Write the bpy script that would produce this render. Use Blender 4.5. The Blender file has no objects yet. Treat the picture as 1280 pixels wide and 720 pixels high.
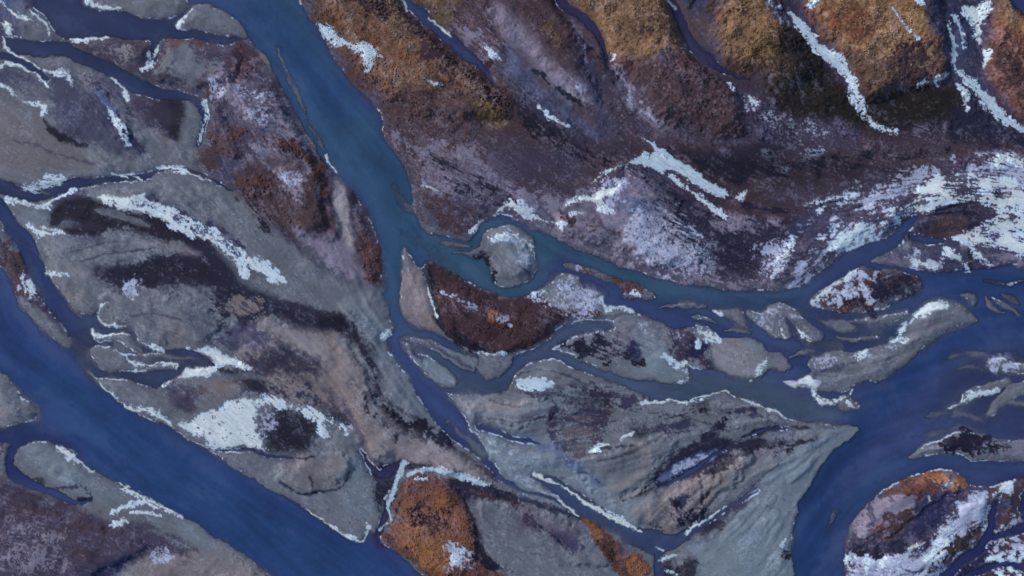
# Braided glacial river seen from straight above, early winter.
# All positions are ground positions; the map unit is 1/1280 of the surveyed width (0.3125 m).
import bpy, math
import numpy as np
F = np.float32
S = 0.3125
C = bpy.context.scene.collection

# ------------------------------------------------------------------ survey grid
XN0, XN1, YN0, YN1 = -56, 1336, -48, 768
def axis(a, b):
    core = np.arange(a, b + 1, 1.0)
    st = 1.6 * 1.14 ** np.arange(56); off = np.cumsum(st)
    return np.concatenate([a - off[::-1], core, b + off])
xs = axis(XN0, XN1); ys = axis(YN0, YN1)
GX, GY = np.meshgrid(xs, ys); GX = GX.astype(F); GY = GY.astype(F)
NY, NX = GX.shape

# ------------------------------------------------------------------ noise
_rng = np.random.RandomState(7)
_tab = _rng.rand(16, 256, 256).astype(F)
def vn(x, y, s, seed=0):
    x = x / s + seed * 17.37; y = y / s + seed * 9.71
    xi = np.floor(x); yi = np.floor(y); fx = x - xi; fy = y - yi
    fx = fx * fx * (3 - 2 * fx); fy = fy * fy * (3 - 2 * fy)
    x0 = xi.astype(np.int32) & 255; y0 = yi.astype(np.int32) & 255
    x1 = (x0 + 1) & 255; y1 = (y0 + 1) & 255; t = _tab[seed % 16]
    a = t[y0, x0]; b = t[y0, x1]; c = t[y1, x0]; d = t[y1, x1]
    return ((a + (b - a) * fx) * (1 - fy) + (c + (d - c) * fx) * fy).astype(F)
def fbm(x, y, s, seed=0, o=4, g=.5):
    r = 0; a = 1; n = 0
    for k in range(o):
        r = r + a * vn(x, y, s / 2 ** k, seed + k * 3); n += a; a *= g
    return (r / n - .5) * 2
def rank(a):                      # spread a noise evenly over 0..1
    q = np.quantile(a[::7, ::7], np.linspace(0, 1, 65)); q += np.arange(65) * 1e-7
    return np.interp(a, q, np.linspace(0, 1, 65)).astype(F)
def ss(a, b, x):
    t = np.clip((x - a) / (b - a), 0, 1); return t * t * (3 - 2 * t)

# edges wander: every outline is read through this small wobble
w1 = fbm(GX, GY, 22, 1, 3); w2 = fbm(GX, GY, 22, 5, 3)
w3 = fbm(GX, GY, 5.5, 2, 2); w4 = fbm(GX, GY, 5.5, 6, 2)
# beyond the surveyed part the land simply carries on
WX = np.clip(GX, -50, 1330) + 3.2 * w1 + 1.7 * w3
WY = np.clip(GY, -42, 762) + 3.2 * w2 + 1.7 * w4

# ------------------------------------------------------------------ shapes -> signed distance (negative inside)
def nums(t, n):
    v = [float(q) for q in t.replace(',', ' ').split()]
    return np.array(v, float).reshape(-1, n)
def crom(P, closed, k=3):
    n = len(P)
    if n < 3: return P
    out = []
    for i in range(n if closed else n - 1):
        if closed: a, b, c, d = P[i - 1], P[i], P[(i + 1) % n], P[(i + 2) % n]
        else: a, b, c, d = P[max(i - 1, 0)], P[i], P[i + 1], P[min(i + 2, n - 1)]
        for j in range(k):
            t = j / k
            out.append(.5 * (2 * b + (c - a) * t + (2 * a - 5 * b + 4 * c - d) * t * t + (3 * b - a - 3 * c + d) * t ** 3))
    if not closed: out.append(P[-1])
    return np.array(out)
def box_of(P, m):
    x0, y0 = P[:, 0].min() - m, P[:, 1].min() - m; x1, y1 = P[:, 0].max() + m, P[:, 1].max() + m
    i0 = 0 if x0 < -40 else int(np.searchsorted(xs, x0)); i1 = NX if x1 > 1320 else int(np.searchsorted(xs, x1)) + 1
    j0 = 0 if y0 < -32 else int(np.searchsorted(ys, y0)); j1 = NY if y1 > 752 else int(np.searchsorted(ys, y1)) + 1
    return slice(j0, j1), slice(i0, i1)
def sd_stroke(P, X, Y):
    d = np.full(X.shape, 1e6, F)
    if len(P) == 1:
        return (np.hypot(X - P[0, 0], Y - P[0, 1]) - P[0, 2]).astype(F)
    for a, b in zip(P[:-1], P[1:]):
        vx, vy = b[0] - a[0], b[1] - a[1]; L = vx * vx + vy * vy + 1e-6
        t = np.clip(((X - a[0]) * vx + (Y - a[1]) * vy) / L, 0, 1)
        e = np.sqrt((X - a[0] - t * vx) ** 2 + (Y - a[1] - t * vy) ** 2) - (a[2] + (b[2] - a[2]) * t)
        np.minimum(d, e.astype(F), out=d)
    return d
def sd_poly(P, X, Y):
    d = np.full(X.shape, 1e12, F); ins = np.zeros(X.shape, bool)
    for a, b in zip(P, np.roll(P, -1, 0)):
        vx, vy = b[0] - a[0], b[1] - a[1]; L = vx * vx + vy * vy + 1e-6
        t = np.clip(((X - a[0]) * vx + (Y - a[1]) * vy) / L, 0, 1)
        np.minimum(d, ((X - a[0] - t * vx) ** 2 + (Y - a[1] - t * vy) ** 2).astype(F), out=d)
        if abs(vy) > 1e-9:
            c = ((a[1] > Y) != (b[1] > Y)) & (X < vx * (Y - a[1]) / vy + a[0]); ins ^= c
    d = np.sqrt(d); return np.where(ins, -d, d).astype(F)
def sd(kind, txt, X=None, Y=None, m=14):
    P = nums(txt, 2 if kind == 'P' else 3); P = crom(P, kind == 'P')
    if kind == 'S': P[:, 2] = np.maximum(P[:, 2], .3); mm = m + P[:, 2].max()
    else: mm = m
    if X is None:
        sl = box_of(P, mm); X, Y = WX[sl], WY[sl]
    else: sl = None
    return (sd_poly if kind == 'P' else sd_stroke)(P, X, Y), sl

#DATA_WATER
# ------------------------------------------------------------------ the water's outline
CENTRAL = """236 -60 232 0 242 7 262 6 280 13 292 22 305 36 311 47 320 58 333 73 343 95 357 120 372 148 390 175 403 200 420 222 435 236 448 250
460 270 468 290 474 315 478 345 481 370 488 395 491 412 483 422 487 440 500 458 512 476 527 502 543 525 560 543 578 558 597 570 608 568 600 556 590 541 583 524 570 505 556 490
548 482 533 466 522 452 508 440 500 425 508 412 502 395 500 370 499 345 502 325 508 312 530 318 545 300 530 285 517 262 512 235
505 210 490 185 480 170 476 145 465 128 445 110 425 85 410 60 400 35 385 20 375 0 372 -60"""
MEGA = """500 425 492 400 490 330 505 262 517 262 530 285 545 292 565 298 588 300 596 290 601 277 612 269 625 267 640 272 660 282 680 292 700 302 720 311 745 320 770 330
800 340 830 349 860 357 900 361 940 363 975 362 992 360 1010 350 1035 332 1060 315 1085 303 1110 296 1122 285 1138 273 1148 270 1142 282 1132 292
1127 303 1115 313 1100 320 1088 328 1110 332 1150 338 1175 342 1200 337 1240 336 1340 348 1340 590 1280 597 1255 602 1230 607 1210 606 1203 596 1180 587 1150 592 1125 600
1105 610 1090 625 1070 645 1062 660 1060 675 1056 700 1052 780 992 780 992 720 988 680 990 660 998 635 1010 610 1025 585 1040 565 1060 550 1074 536 1060 531
1030 530 1000 525 985 520 960 510 920 497 905 491 890 495 870 500 840 500 813 500 810 495 790 488 770 478 740 468 720 462 705 452 690 446 674 452 660 456
648 466 640 478 630 489 610 494 580 493 556 490 535 470 515 450"""
WATER = [('P', CENTRAL), ('P', MEGA),
 ('P', """-60 318 0 330 10 345 24 370 28 382 45 402 65 422 82 434 92 440 102 452 117 469 130 485 143 497 160 508 180 520 195 528 212 535 225 542 240 552 262 563 275 571
 290 583 310 595 322 601 345 615 365 624 390 641 410 656 435 673 452 677 458 672 460 664 470 666 478 680 495 691 515 708 532 722 570 752 600 785
 400 785 345 725 320 705 300 690 270 672 245 655 225 645 205 636 185 625 160 612 145 603 130 595 115 588 100 575 85 562 70 555 55 552 35 554 22 562 17 578
 8 580 12 560 0 553 -60 552"""),
 ('S', "-60 200 9  -20 240 10  0 262 10  20 290 11  38 315 11  50 345 12  62 368 13  78 392 14  95 412 15  100 435 16  108 452 12"),
 ('P', """75 380 85 386 95 390 106 392 116 391 123 386 125 400 130 407 140 410 160 411 170 419 175 429 195 436 200 439 230 435 248 440 262 450 268 458 240 460 229 460
 222 470 205 478 195 486 178 480 160 474 140 472 120 470 108 458 90 436"""),
 ('S', "12 560 3  13 578 5  18 592 8  35 603 7  50 610 5  75 620 5  95 629 3  112 626 1"),
 ('P', """20 -60 38 0 55 20 66 36 78 49 90 51 110 49 140 48 175 49 187 51 190 62 187 74 193 76 200 62 201 51 212 48 230 48 255 53 280 54 300 50 312 47 316 43
 290 46 270 43 255 40 243 37 232 38 221 33 224 25 234 17 240 8 232 12 218 22 200 24 180 22 165 17 150 13 130 13 112 9 104 0 100 -60"""),
 ('S', "10 54 6  25 58 9  45 62 9  66 62 9  85 64 8  100 72 9  130 82 8  150 95 10  170 108 10  200 118 8  232 120 5  250 128 5  258 145 4  255 160 3  249 180 3"),
 ('S', "-60 66 5  0 70 4  20 74 5  45 86 4  60 98 2"),
 ('S', "-60 232 9  0 234 9  25 241 9  50 243 9  75 235 8  100 228 6  130 226 4  170 222 4  190 218 4  202 212 2  235 212 2  262 225 2.5  290 239 1"),
 ('S', "492 -60 4  508 0 5  525 15 6  545 35 6  565 52 6.5  580 65 6.5  595 78 5  608 92 3  617 104 1.5"),
 ('S', "680 -60 5  702 0 6  720 15 6  738 30 6  748 48 3.5  755 62 2  760 74 1"),
 ('S', "828 -60 4  838 0 5  847 20 6  857 40 6  868 58 7  885 74 6  903 86 4  922 94 2.5  938 100 1"),
 ('S', "667 595 2  690 605 8  710 619 10  735 637 12  760 652 11  782 664 11  800 674 14  820 679 15  840 677 10  858 671 6"),
 ('S', "822 690 6  821 705 5  823 730 5  825 785 6"),
 ('S', "850 672 6  866 664 6  882 652 4  910 635 3.5  930 623 2.5  948 614 1"),
 ('S', "590 550 9  604 568 5  614 584 3.6  628 600 2.8  652 613 2.2  684 622 2  708 634 2.2  728 646 3"), ('S', "600 533 4 622 540 3 650 549 2 676 554 1"),
 ('S', "716 520 .8 735 512 1.4 752 514 .8"), ('S', "930 546 .8 950 538 1.6 985 534 1.2"), ('S', "828 606 1 846 598 3 866 588 3.5 888 572 2.5 906 561 1"), ('S', "262 562 .8 290 563 1.2 322 562 1.2 334 570 1.5 365 573 1.2"),
 ('S', "1040 379 1 1060 372 1.6 1078 374 1"), ('S', "704 448 1 712 438 2 722 432 1"), ('S', "846 425 1 868 432 1.8 884 440 1.2"), ('S', "452 562 1.5  461 580 3  472 592 5  485 588 8  500 582 6  494 605 4  487 630 4  480 652 4  472 668 4"),
 ('S', "1140 297 3  1160 300 5  1178 300 3"),
 ('P', "1262 -60 1262 0 1275 14 1290 25 1345 25 1345 -60"),
 ('S', "1250 622 1  1240 640 4  1238 660 5  1225 685 6  1205 700 6  1185 715 7  1172 740 8  1165 785 9"), ('S', "1345 640 5 1300 652 5 1275 660 6 1258 668 5 1240 672 4"),
 ('S', "1345 700 6 1290 712 6 1260 705 4 1235 710 4 1205 722 4"), ('S', "1285 600 1 1278 625 3 1282 650 4"),
]
# dry land standing in that water: (name, label, category, [outline], min index)
ISLANDS = [
 ('gravel_island', 'round pale gravel island with a frosted rim in the loop of the side channel', 'island',
  [('P', "601 312 604 296 612 287 624 283 638 282 652 286 663 293 670 303 668 318 669 333 662 348 651 357 640 361 628 360 618 352 612 340 606 326"),
   ('S', "553 304 1  570 306 2.5  588 308 1.5"), ('S', "566 315 .8  585 317 2  604 309 3  615 305 4"), ('S', "580 319 1  596 320 2  610 312 4")]),
 ('moorland_island', 'large dark red-brown island with a grey sand bar on its left side', 'island',
  [('P', """505 311 511 318 518 328 527 334 533 328 545 331 560 338 580 349 600 359 612 363 625 370 640 373 655 371 668 364 680 359 690 351 700 344 714 343 725 349
  729 358 743 363 750 372 754 381 765 386 790 390 792 395 777 398 768 402 740 402 715 405 702 408 692 416 680 427 668 436 652 441 642 450 638 460 626 469 612 475 601 468 595 457
  590 449 600 450 583 440 570 431 555 422 545 415 528 412 518 409 508 398 502 388 501 370 501 345 503 325"""),
   ('P', "505 422 512 421 525 425 540 426 560 435 580 443 592 449 597 458 592 466 584 463 570 456 560 449 545 440 530 433 515 428")]),
 ('gravel_bar', 'slim pale gravel bar where the middle river forks, left of the branching channel', 'gravel bar',
  [('P', "501 426 509 430 524 441 535 445 547 452 560 462 570 472 572 479 565 484 550 482 539 474 525 460 510 441")]),
 ('gravel_spit', 'long thin brown gravel spit right of the round island in the blue channel', 'gravel bar',
  [('P', "703 331 712 328 730 333 752 339 775 348 796 355 812 362 820 371 812 375 798 371 790 376 778 371 780 362 762 352 742 346 722 340 708 336")]),
 ('gravel_island', 'big grey silt island with dark stains between the two middle channels', 'island',
  [('P', """690 434 706 429 720 421 745 415 768 412 766 403 770 396 790 394 808 396 814 402 830 404 842 411 858 408 872 408 886 411 898 420 905 425 920 421 940 422 954 431 962 440 975 441 985 451
  990 459 975 463 962 463 955 470 940 475 925 472 905 465 890 461 875 461 860 458 861 466 860 473 848 478 830 479 800 475 780 470 760 463 740 457 724 450 712 441 700 438""")]),
 ('gravel_bar', 'small triangular gravel bar with an icy left corner in the upper channel', 'gravel bar',
  [('P', "889 387 902 386 925 387 931 392 934 408 928 409 918 402 905 395")]),
 ('gravel_bar', 'arched grey gravel bar with white lower edges beside the triangular bar', 'gravel bar',
  [('P', "933 390 942 388 954 391 962 381 974 378 989 385 1004 396 1019 409 1029 420 1021 428 1010 425 999 415 991 403 984 396 986 408 989 422 976 421 966 421 957 413 947 405 938 398")]),
 ('gravel_bar', 'faint low gravel bar with one white dot, below the rusty frosted island', 'gravel bar',
  [('P', "1027 402 1042 399 1058 401 1072 412 1058 415 1042 411")]),
 ('gravel_bar', 'long curved grey gravel bar with snowy upper edge beside the wide blue bend', 'gravel bar',
  [('P', """981 478 997 475 1010 469 1015 464 1011 456 1013 448 1027 443 1045 438 1065 440 1085 435 1105 430 1120 422 1125 411 1135 402 1146 391 1160 380 1171 376 1190 377
  1205 385 1215 394 1220 402 1200 406 1180 416 1160 431 1140 446 1123 461 1105 472 1095 477 1085 478 1074 480 1060 488 1035 491 1018 487 1000 483"""),
   ('S', "1020 495 4  1032 503 4  1046 503 3  1058 496 2  1068 488 1.5"), ('P', "1048 500 1058 495 1067 499 1072 509 1058 513 1050 508")]),
 ('moorland_island', 'speckled rusty and white island between the two right-hand channels', 'island',
  [('P', """1012 379 1020 370 1038 357 1054 346 1070 337 1082 333 1095 340 1110 336 1130 341 1146 346 1152 356 1146 366 1131 372 1117 378 1112 385 1095 389 1078 392 1055 392 1035 390 1020 385""")]),
 ('gravel_bar', 'tiny pale gravel bar alone in the water right of the curved bar', 'gravel bar',
  [('P', "1200 368 1214 367 1219 373 1216 380 1209 374")]),
 ('gravel_bar', 'three parallel gravel streaks near the right edge above the wide bend', 'gravel bar',
  [('S', "1231 370 1  1240 382 3  1255 391 1"), ('S', "1240 370 1  1255 380 2.5  1273 394 1"), ('S', "1253 368 1  1262 373 3  1271 379 1")]),
 ('gravel_bar', 'tapering gravel bar with a white snowy lower edge near the right edge', 'gravel bar',
  [('P', "1184 510 1199 504 1204 493 1220 485 1240 477 1262 474 1266 482 1252 487 1240 495 1225 498 1210 504 1196 510")]),
 ('gravel_bar', 'blunt curved gravel bar running off the right edge, below the tapering one', 'gravel bar',
  [('P', "1233 517 1238 505 1253 491 1265 480 1300 474 1345 476 1345 496 1285 494 1266 502 1249 510 1243 519")]),
 ('gravel_bar', 'frost-speckled gravel bar at the right edge between wide bend and lower bars', 'gravel bar',
  [('P', "1233 456 1237 449 1250 446 1265 450 1290 455 1345 456 1345 470 1275 468 1256 463 1244 465")]),
 ('gravel_bar', 'flat grey and dark mottled bar above the orange topped island, at the right edge', 'gravel bar',
  [('P', "1136 572 1145 563 1160 553 1175 548 1190 543 1215 541 1240 548 1262 551 1345 551 1345 575 1280 576 1240 578 1215 577 1200 570 1180 566 1160 569")]),
 ('gravel_bar', 'narrow grey gravel bar between the wide left river and its side channel', 'gravel bar',
  [('P', "24 372 30 362 36 350 30 330 24 312 12 303 -2 296 -60 285 -60 322 -2 334 10 346"),
   ('P', "24 372 32 362 46 373 60 388 75 404 88 421 91 432 82 434 70 425 55 411 40 396 28 382")]),
 ('gravel_bar', 'thin hook of gravel with an icy upper edge, uppermost in the left inlet', 'gravel bar',
  [('P', "114 411 125 419 145 417 160 418 168 427 176 437 165 438 150 431 135 428 119 427")]),
 ('gravel_bar', 'grey oval gravel bar with a long icy tail in the left inlet', 'gravel bar',
  [('P', "112 441 118 434 130 433 145 438 157 446 165 455 182 458 222 455 220 461 200 462 175 464 150 465 130 461 119 452")]),
 ('gravel_bar', 'pale pointed gravel bar at the left edge of the wide left river', 'gravel bar',
  [('P', "-60 452 0 466 15 480 28 495 42 505 48 513 45 525 35 527 15 531 0 533 -60 535")]),
 ('gravel_island', 'fan-shaped gravel island beside the top of the middle river', 'island',
  [('P', "222 34 225 25 234 18 242 10 252 7 262 7 280 14 291 23 303 36 309 45 290 46 270 43 255 40 243 37 232 38")]),
]
# shallows: the bed comes close under the surface
SHOALS = [('S', "1140 545 1 1175 539 2.5 1212 537 1.5", .9), ('S', "1188 446 1 1214 440 4 1232 443 2", .9), ('S', "1196 461 1 1216 458 3 1228 462 1", .9), ('S', "1160 520 1 1185 518 2 1215 522 2 1232 528 1", .9),
 ('S', "1034 662 1 1040 650 2 1044 638 1", .9), ('S', "330 590 3 300 575 3 350 612 3 420 655 2", .6), ('S', "975 395 4 1010 425 6 1050 432 5", .8), ('S', "345 55 2  355 80 4  368 110 5  380 140 3  395 168 2  408 190 2", .93), ('S', "562 525 3 590 556 4 606 572 3", .9), ('S', "502 290 3 530 305 7 545 322 8", .7), ('S', "492 235 3 505 255 5 515 262 3", .8),
 ('S', "690 345 8 705 352 9 730 352 6 755 366 7", .75), ('S', "640 330 2 680 338 4", .4), ('P', "820 368 880 372 960 372 1000 385 1050 395 1110 392 1140 400 1110 428 1060 436 1010 445 1000 430 1030 432 1035 418 1000 392 960 372 940 385 900 383", .55),
 ('S', "1030 345 4 1085 318 5 1120 300 4", .3), ('P', "1180 440 1240 440 1345 450 1345 480 1250 470 1200 495 1180 540 1150 545 1170 500", .6), ('S', "1130 545 3 1110 600 3 1050 640 3", .3),
 ('S', "1040 640 3 1036 665 4", .5), ('P', "1210 500 1345 500 1345 548 1250 545 1200 535 1190 520", .55), ('S', "575 480 10 620 485 8", .6), ('S', "515 405 5 560 420 4 592 446 3", .75),
 ('S', "720 640 5 770 665 7 810 685 8", .6), ('S', "860 480 14 930 485 14 1000 505 14", .6), ('S', "1080 500 6 1110 480 8 1140 455 6", .35), ('S', "120 450 10 180 448 8 250 452 8", .7),
 ('S', "100 420 10 105 450 10", .7), ('P', "40 490 60 545 0 545 0 532 48 527", .4)]

def union(lst, base=None):
    d = np.full(GX.shape, 60, F) if base is None else base
    for k, t in lst:
        e, sl = sd(k, t, m=60); d[sl] = np.minimum(d[sl], e)
    return d
dW = union(WATER)                    # negative in water
ISD = []
for nm, lab, cat, shp in ISLANDS:
    d = union(shp); ISD.append(d); dW = np.maximum(dW, -d)
# low mud threads between the channels, part of the flood plain
MUD = [('S', "1050 404 1 1080 401 3 1110 398 5 1132 391 2"), ('S', "826 384 1 852 383 2.5 880 384 1.5"), ('S', "905 414 1 922 413 2 938 416 1"), 
    ('S', "712 378 1 740 395 2 760 397 1"),
 ('S', "985 446 1 1003 440 2.5 1018 438 1"), ('S', "1046 421 1 1075 424 2 1098 420 1"), ('S', "865 396 1 882 399 2.5 893 404 1"), ('S', "1255 500 1 1275 506 2 1345 508 3"), ('S', "1230 350 1 1256 356 2 1280 352 1"),
 ('S', "150 444 .5 185 442 2 215 446 2 240 447 1"), ('S', "20 232 1 45 240 2 62 242 1")]
for k, t in MUD:
    e, sl = sd(k, t, m=60); dW[sl] = np.maximum(dW[sl], -e)
# dW > 0 : land
land = dW

# ------------------------------------------------------------------ direction in which water and ice combed the ground (degrees, y down)
ARR = """30 60 30  60 150 50  150 60 15  150 150 55  220 80 20  250 160 70  60 210 5  150 250 15  230 290 40  300 330 45  330 120 60  350 200 60  400 260 70  440 330 70
 470 420 60  420 400 40  350 440 40  250 400 30  150 340 15  80 380 40  420 480 60  480 510 50  540 560 40  420 560 30  350 600 30  120 570 40  60 640 15  200 680 25  300 680 45
 450 60 45  550 80 40  600 180 30  560 240 20  650 100 50  700 160 40  780 120 50  760 220 25  820 60 55  880 150 40  930 60 60  850 280 30  950 200 20  1000 120 55  1000 260 0  1060 180 15
 1060 270 -20  1120 230 -15  1200 220 5  1220 120 50  1190 60 70  1250 280 10  1080 350 -20  1000 330 -40  900 330 20  700 300 20  640 330 70  600 380 25  700 390 20  740 440 25  850 430 30
 1000 400 30  1120 440 -20  1060 470 -15  1230 490 -30  1230 560 10  660 520 -15  750 520 -20  850 520 -10  950 540 -15  720 570 0  800 570 -20  870 580 -30  780 620 -50  870 620 -70  900 650 -40
 960 640 -60  1000 580 -50  700 660 45  640 640 35  560 640 60  1120 660 -35  1180 680 -35  1250 680 60  560 440 30  520 370 75  600 600 20  30 340 70  20 500 30"""
A = nums(ARR, 3)
cx, cy = np.meshgrid(np.arange(-80, 1400, 20.), np.arange(-80, 860, 20.))
wgt = 1 / ((cx[..., None] - A[:, 0]) ** 2 + (cy[..., None] - A[:, 1]) ** 2 + 300) ** 1.6
th2 = np.radians(A[:, 2]) * 2
ca = (wgt * np.cos(th2)).sum(-1) / wgt.sum(-1); sa = (wgt * np.sin(th2)).sum(-1) / wgt.sum(-1)
TH = (.5 * np.arctan2(sa, ca))
CT, ST = np.cos(TH).astype(F), np.sin(TH).astype(F)
def look(T, x, y):
    u = np.clip((x + 80) / 20, 0, T.shape[1] - 1.001); v = np.clip((y + 80) / 20, 0, T.shape[0] - 1.001)
    i = u.astype(np.int32); j = v.astype(np.int32); return T[j, i]
# smooth table (4x finer) so that nearest lookup is enough
def finer(T):
    for _ in range(3):
        T = np.repeat(np.repeat(T, 2, 0), 2, 1)
        T = (T + np.roll(T, 1, 0) + np.roll(T, 1, 1) + np.roll(np.roll(T, 1, 0), 1, 1)) / 4
    return T
CTf, STf = finer(CT), finer(ST)
def dirv(x, y):
    u = np.clip((x + 80) / 2.5, 0, CTf.shape[1] - 1).astype(np.int32); v = np.clip((y + 80) / 2.5, 0, CTf.shape[0] - 1).astype(np.int32)
    c = CTf[v, u]; s = STf[v, u]; return c, s
def lic(scale, step, n, seed):
    acc = vn(GX, GY, scale, seed)
    c0, s0 = dirv(GX, GY)
    for sg in (1, -1):
        x, y = GX.copy(), GY.copy(); pc, ps = c0 * sg, s0 * sg
        for k in range(n):
            c, s = dirv(x, y); f = np.where(c * pc + s * ps < 0, -1, 1).astype(F)
            pc, ps = c * f, s * f; x = x + pc * step; y = y + ps * step
            acc = acc + vn(x, y, scale, seed)
    return acc / (2 * n + 1)
def z0(a): return ((a - a.mean()) / a.std()).astype(F)
LF = z0(lic(1.7, 1.4, 8, 3)); LM = z0(lic(4.5, 3.5, 9, 4)); LC = z0(lic(13, 9, 9, 8))
NF = z0(vn(GX, GY, 1.5, 9) + .7 * vn(GX, GY, 2.6, 10)); NM = z0(fbm(GX, GY, 11, 11, 3, .6)); NL = z0(fbm(GX, GY, 60, 12, 4, .55))
NP = z0(vn(GX, GY, 3.2, 13) + .6 * vn(GX, GY, 1.3, 14)); NK = z0(vn(GX, GY, 6.5, 15) + .7 * vn(GX, GY, 3.5, 16))
NR = z0(fbm(GX, GY, 30, 7, 3, .45)); NW = z0(_rng.rand(*GX.shape)); NG = z0(fbm(GX, GY, 24, 7, 5, .8)); LX = z0(lic(1.5, 1.1, 5, 6))
R_iso = rank(NF * .7 + NP * .35 + NW * .35 + NG * .5); R_lic = rank(LX * .42 + LF * .4 + LM * .25 + NF * .45 + NW * .25 + NG * .6); R_clump = rank(NK * .8 + .6 * NG + .5 * NF + .2 * NW)
E_edge = .22 * NM + .4 * NG + .3 * LM + .22 * NF

# ------------------------------------------------------------------ ground cover colours (sRGB, as they look in the even light)
PAL = dict(silt=(94, 100, 113), pale=(102, 114, 129), warm=(110, 104, 110), wet=(38, 39, 64), damp=(62, 64, 92), plum=(64, 58, 81), brown=(72, 58, 66), rust=(88, 63, 63),
 orange=(112, 78, 64), amber=(132, 93, 68), tan=(120, 96, 76), moss=(102, 82, 70), olive_shade=(38, 34, 36), mauve=(110, 107, 128), frost=(146, 155, 182), snow=(184, 204, 236), ice=(136, 166, 206),  # dark olive heath below the ridges, slope shade painted in with it
 navy=(40, 44, 80), black=(31, 31, 53), redbrown=(66, 50, 60), sand=(118, 116, 126), gold=(114, 93, 62), steel=(76, 90, 126))
def lin(c):
    c = np.array(c, float) / 255; return np.where(c < .04045, c / 12.92, ((c + .055) / 1.055) ** 2.4)
col = np.empty(GX.shape + (3,), F); col[:] = lin(PAL['silt'])
def paint(name, kind, txt, soft=8, amp=5, op=1., mode='s'):
    d, sl = sd(kind, txt, m=soft * 1.6 + amp * 2.5 + 4)
    if mode == 's': m = ss(soft, -soft, d + amp * E_edge[sl]) * op
    elif mode == 'h': m = ss(soft, -soft, d + amp * NM[sl]) * op
    elif mode == 'k': m = ss(.3, 0, np.abs(NK[sl] + .25 * NF[sl])) * ss(soft, -soft, d + amp * NM[sl]) * op
    else:
        R = dict(i=R_iso, l=R_lic, c=R_clump)[mode][sl]
        cov = ss(soft * 1.25, -soft * 1.25, d + amp * (.5 * NM[sl] + .7 * NG[sl])) * op * (.84 if name in ('frost', 'mauve', 'snow', 'ice') else 1)
        q = .34 if mode != 'c' else .2
        m = ss(-q, q, cov * (1 + 2 * q) - q - R)
    c = lin(PAL[name]).astype(F)
    col[sl] += (c - col[sl]) * m[..., None]
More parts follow.
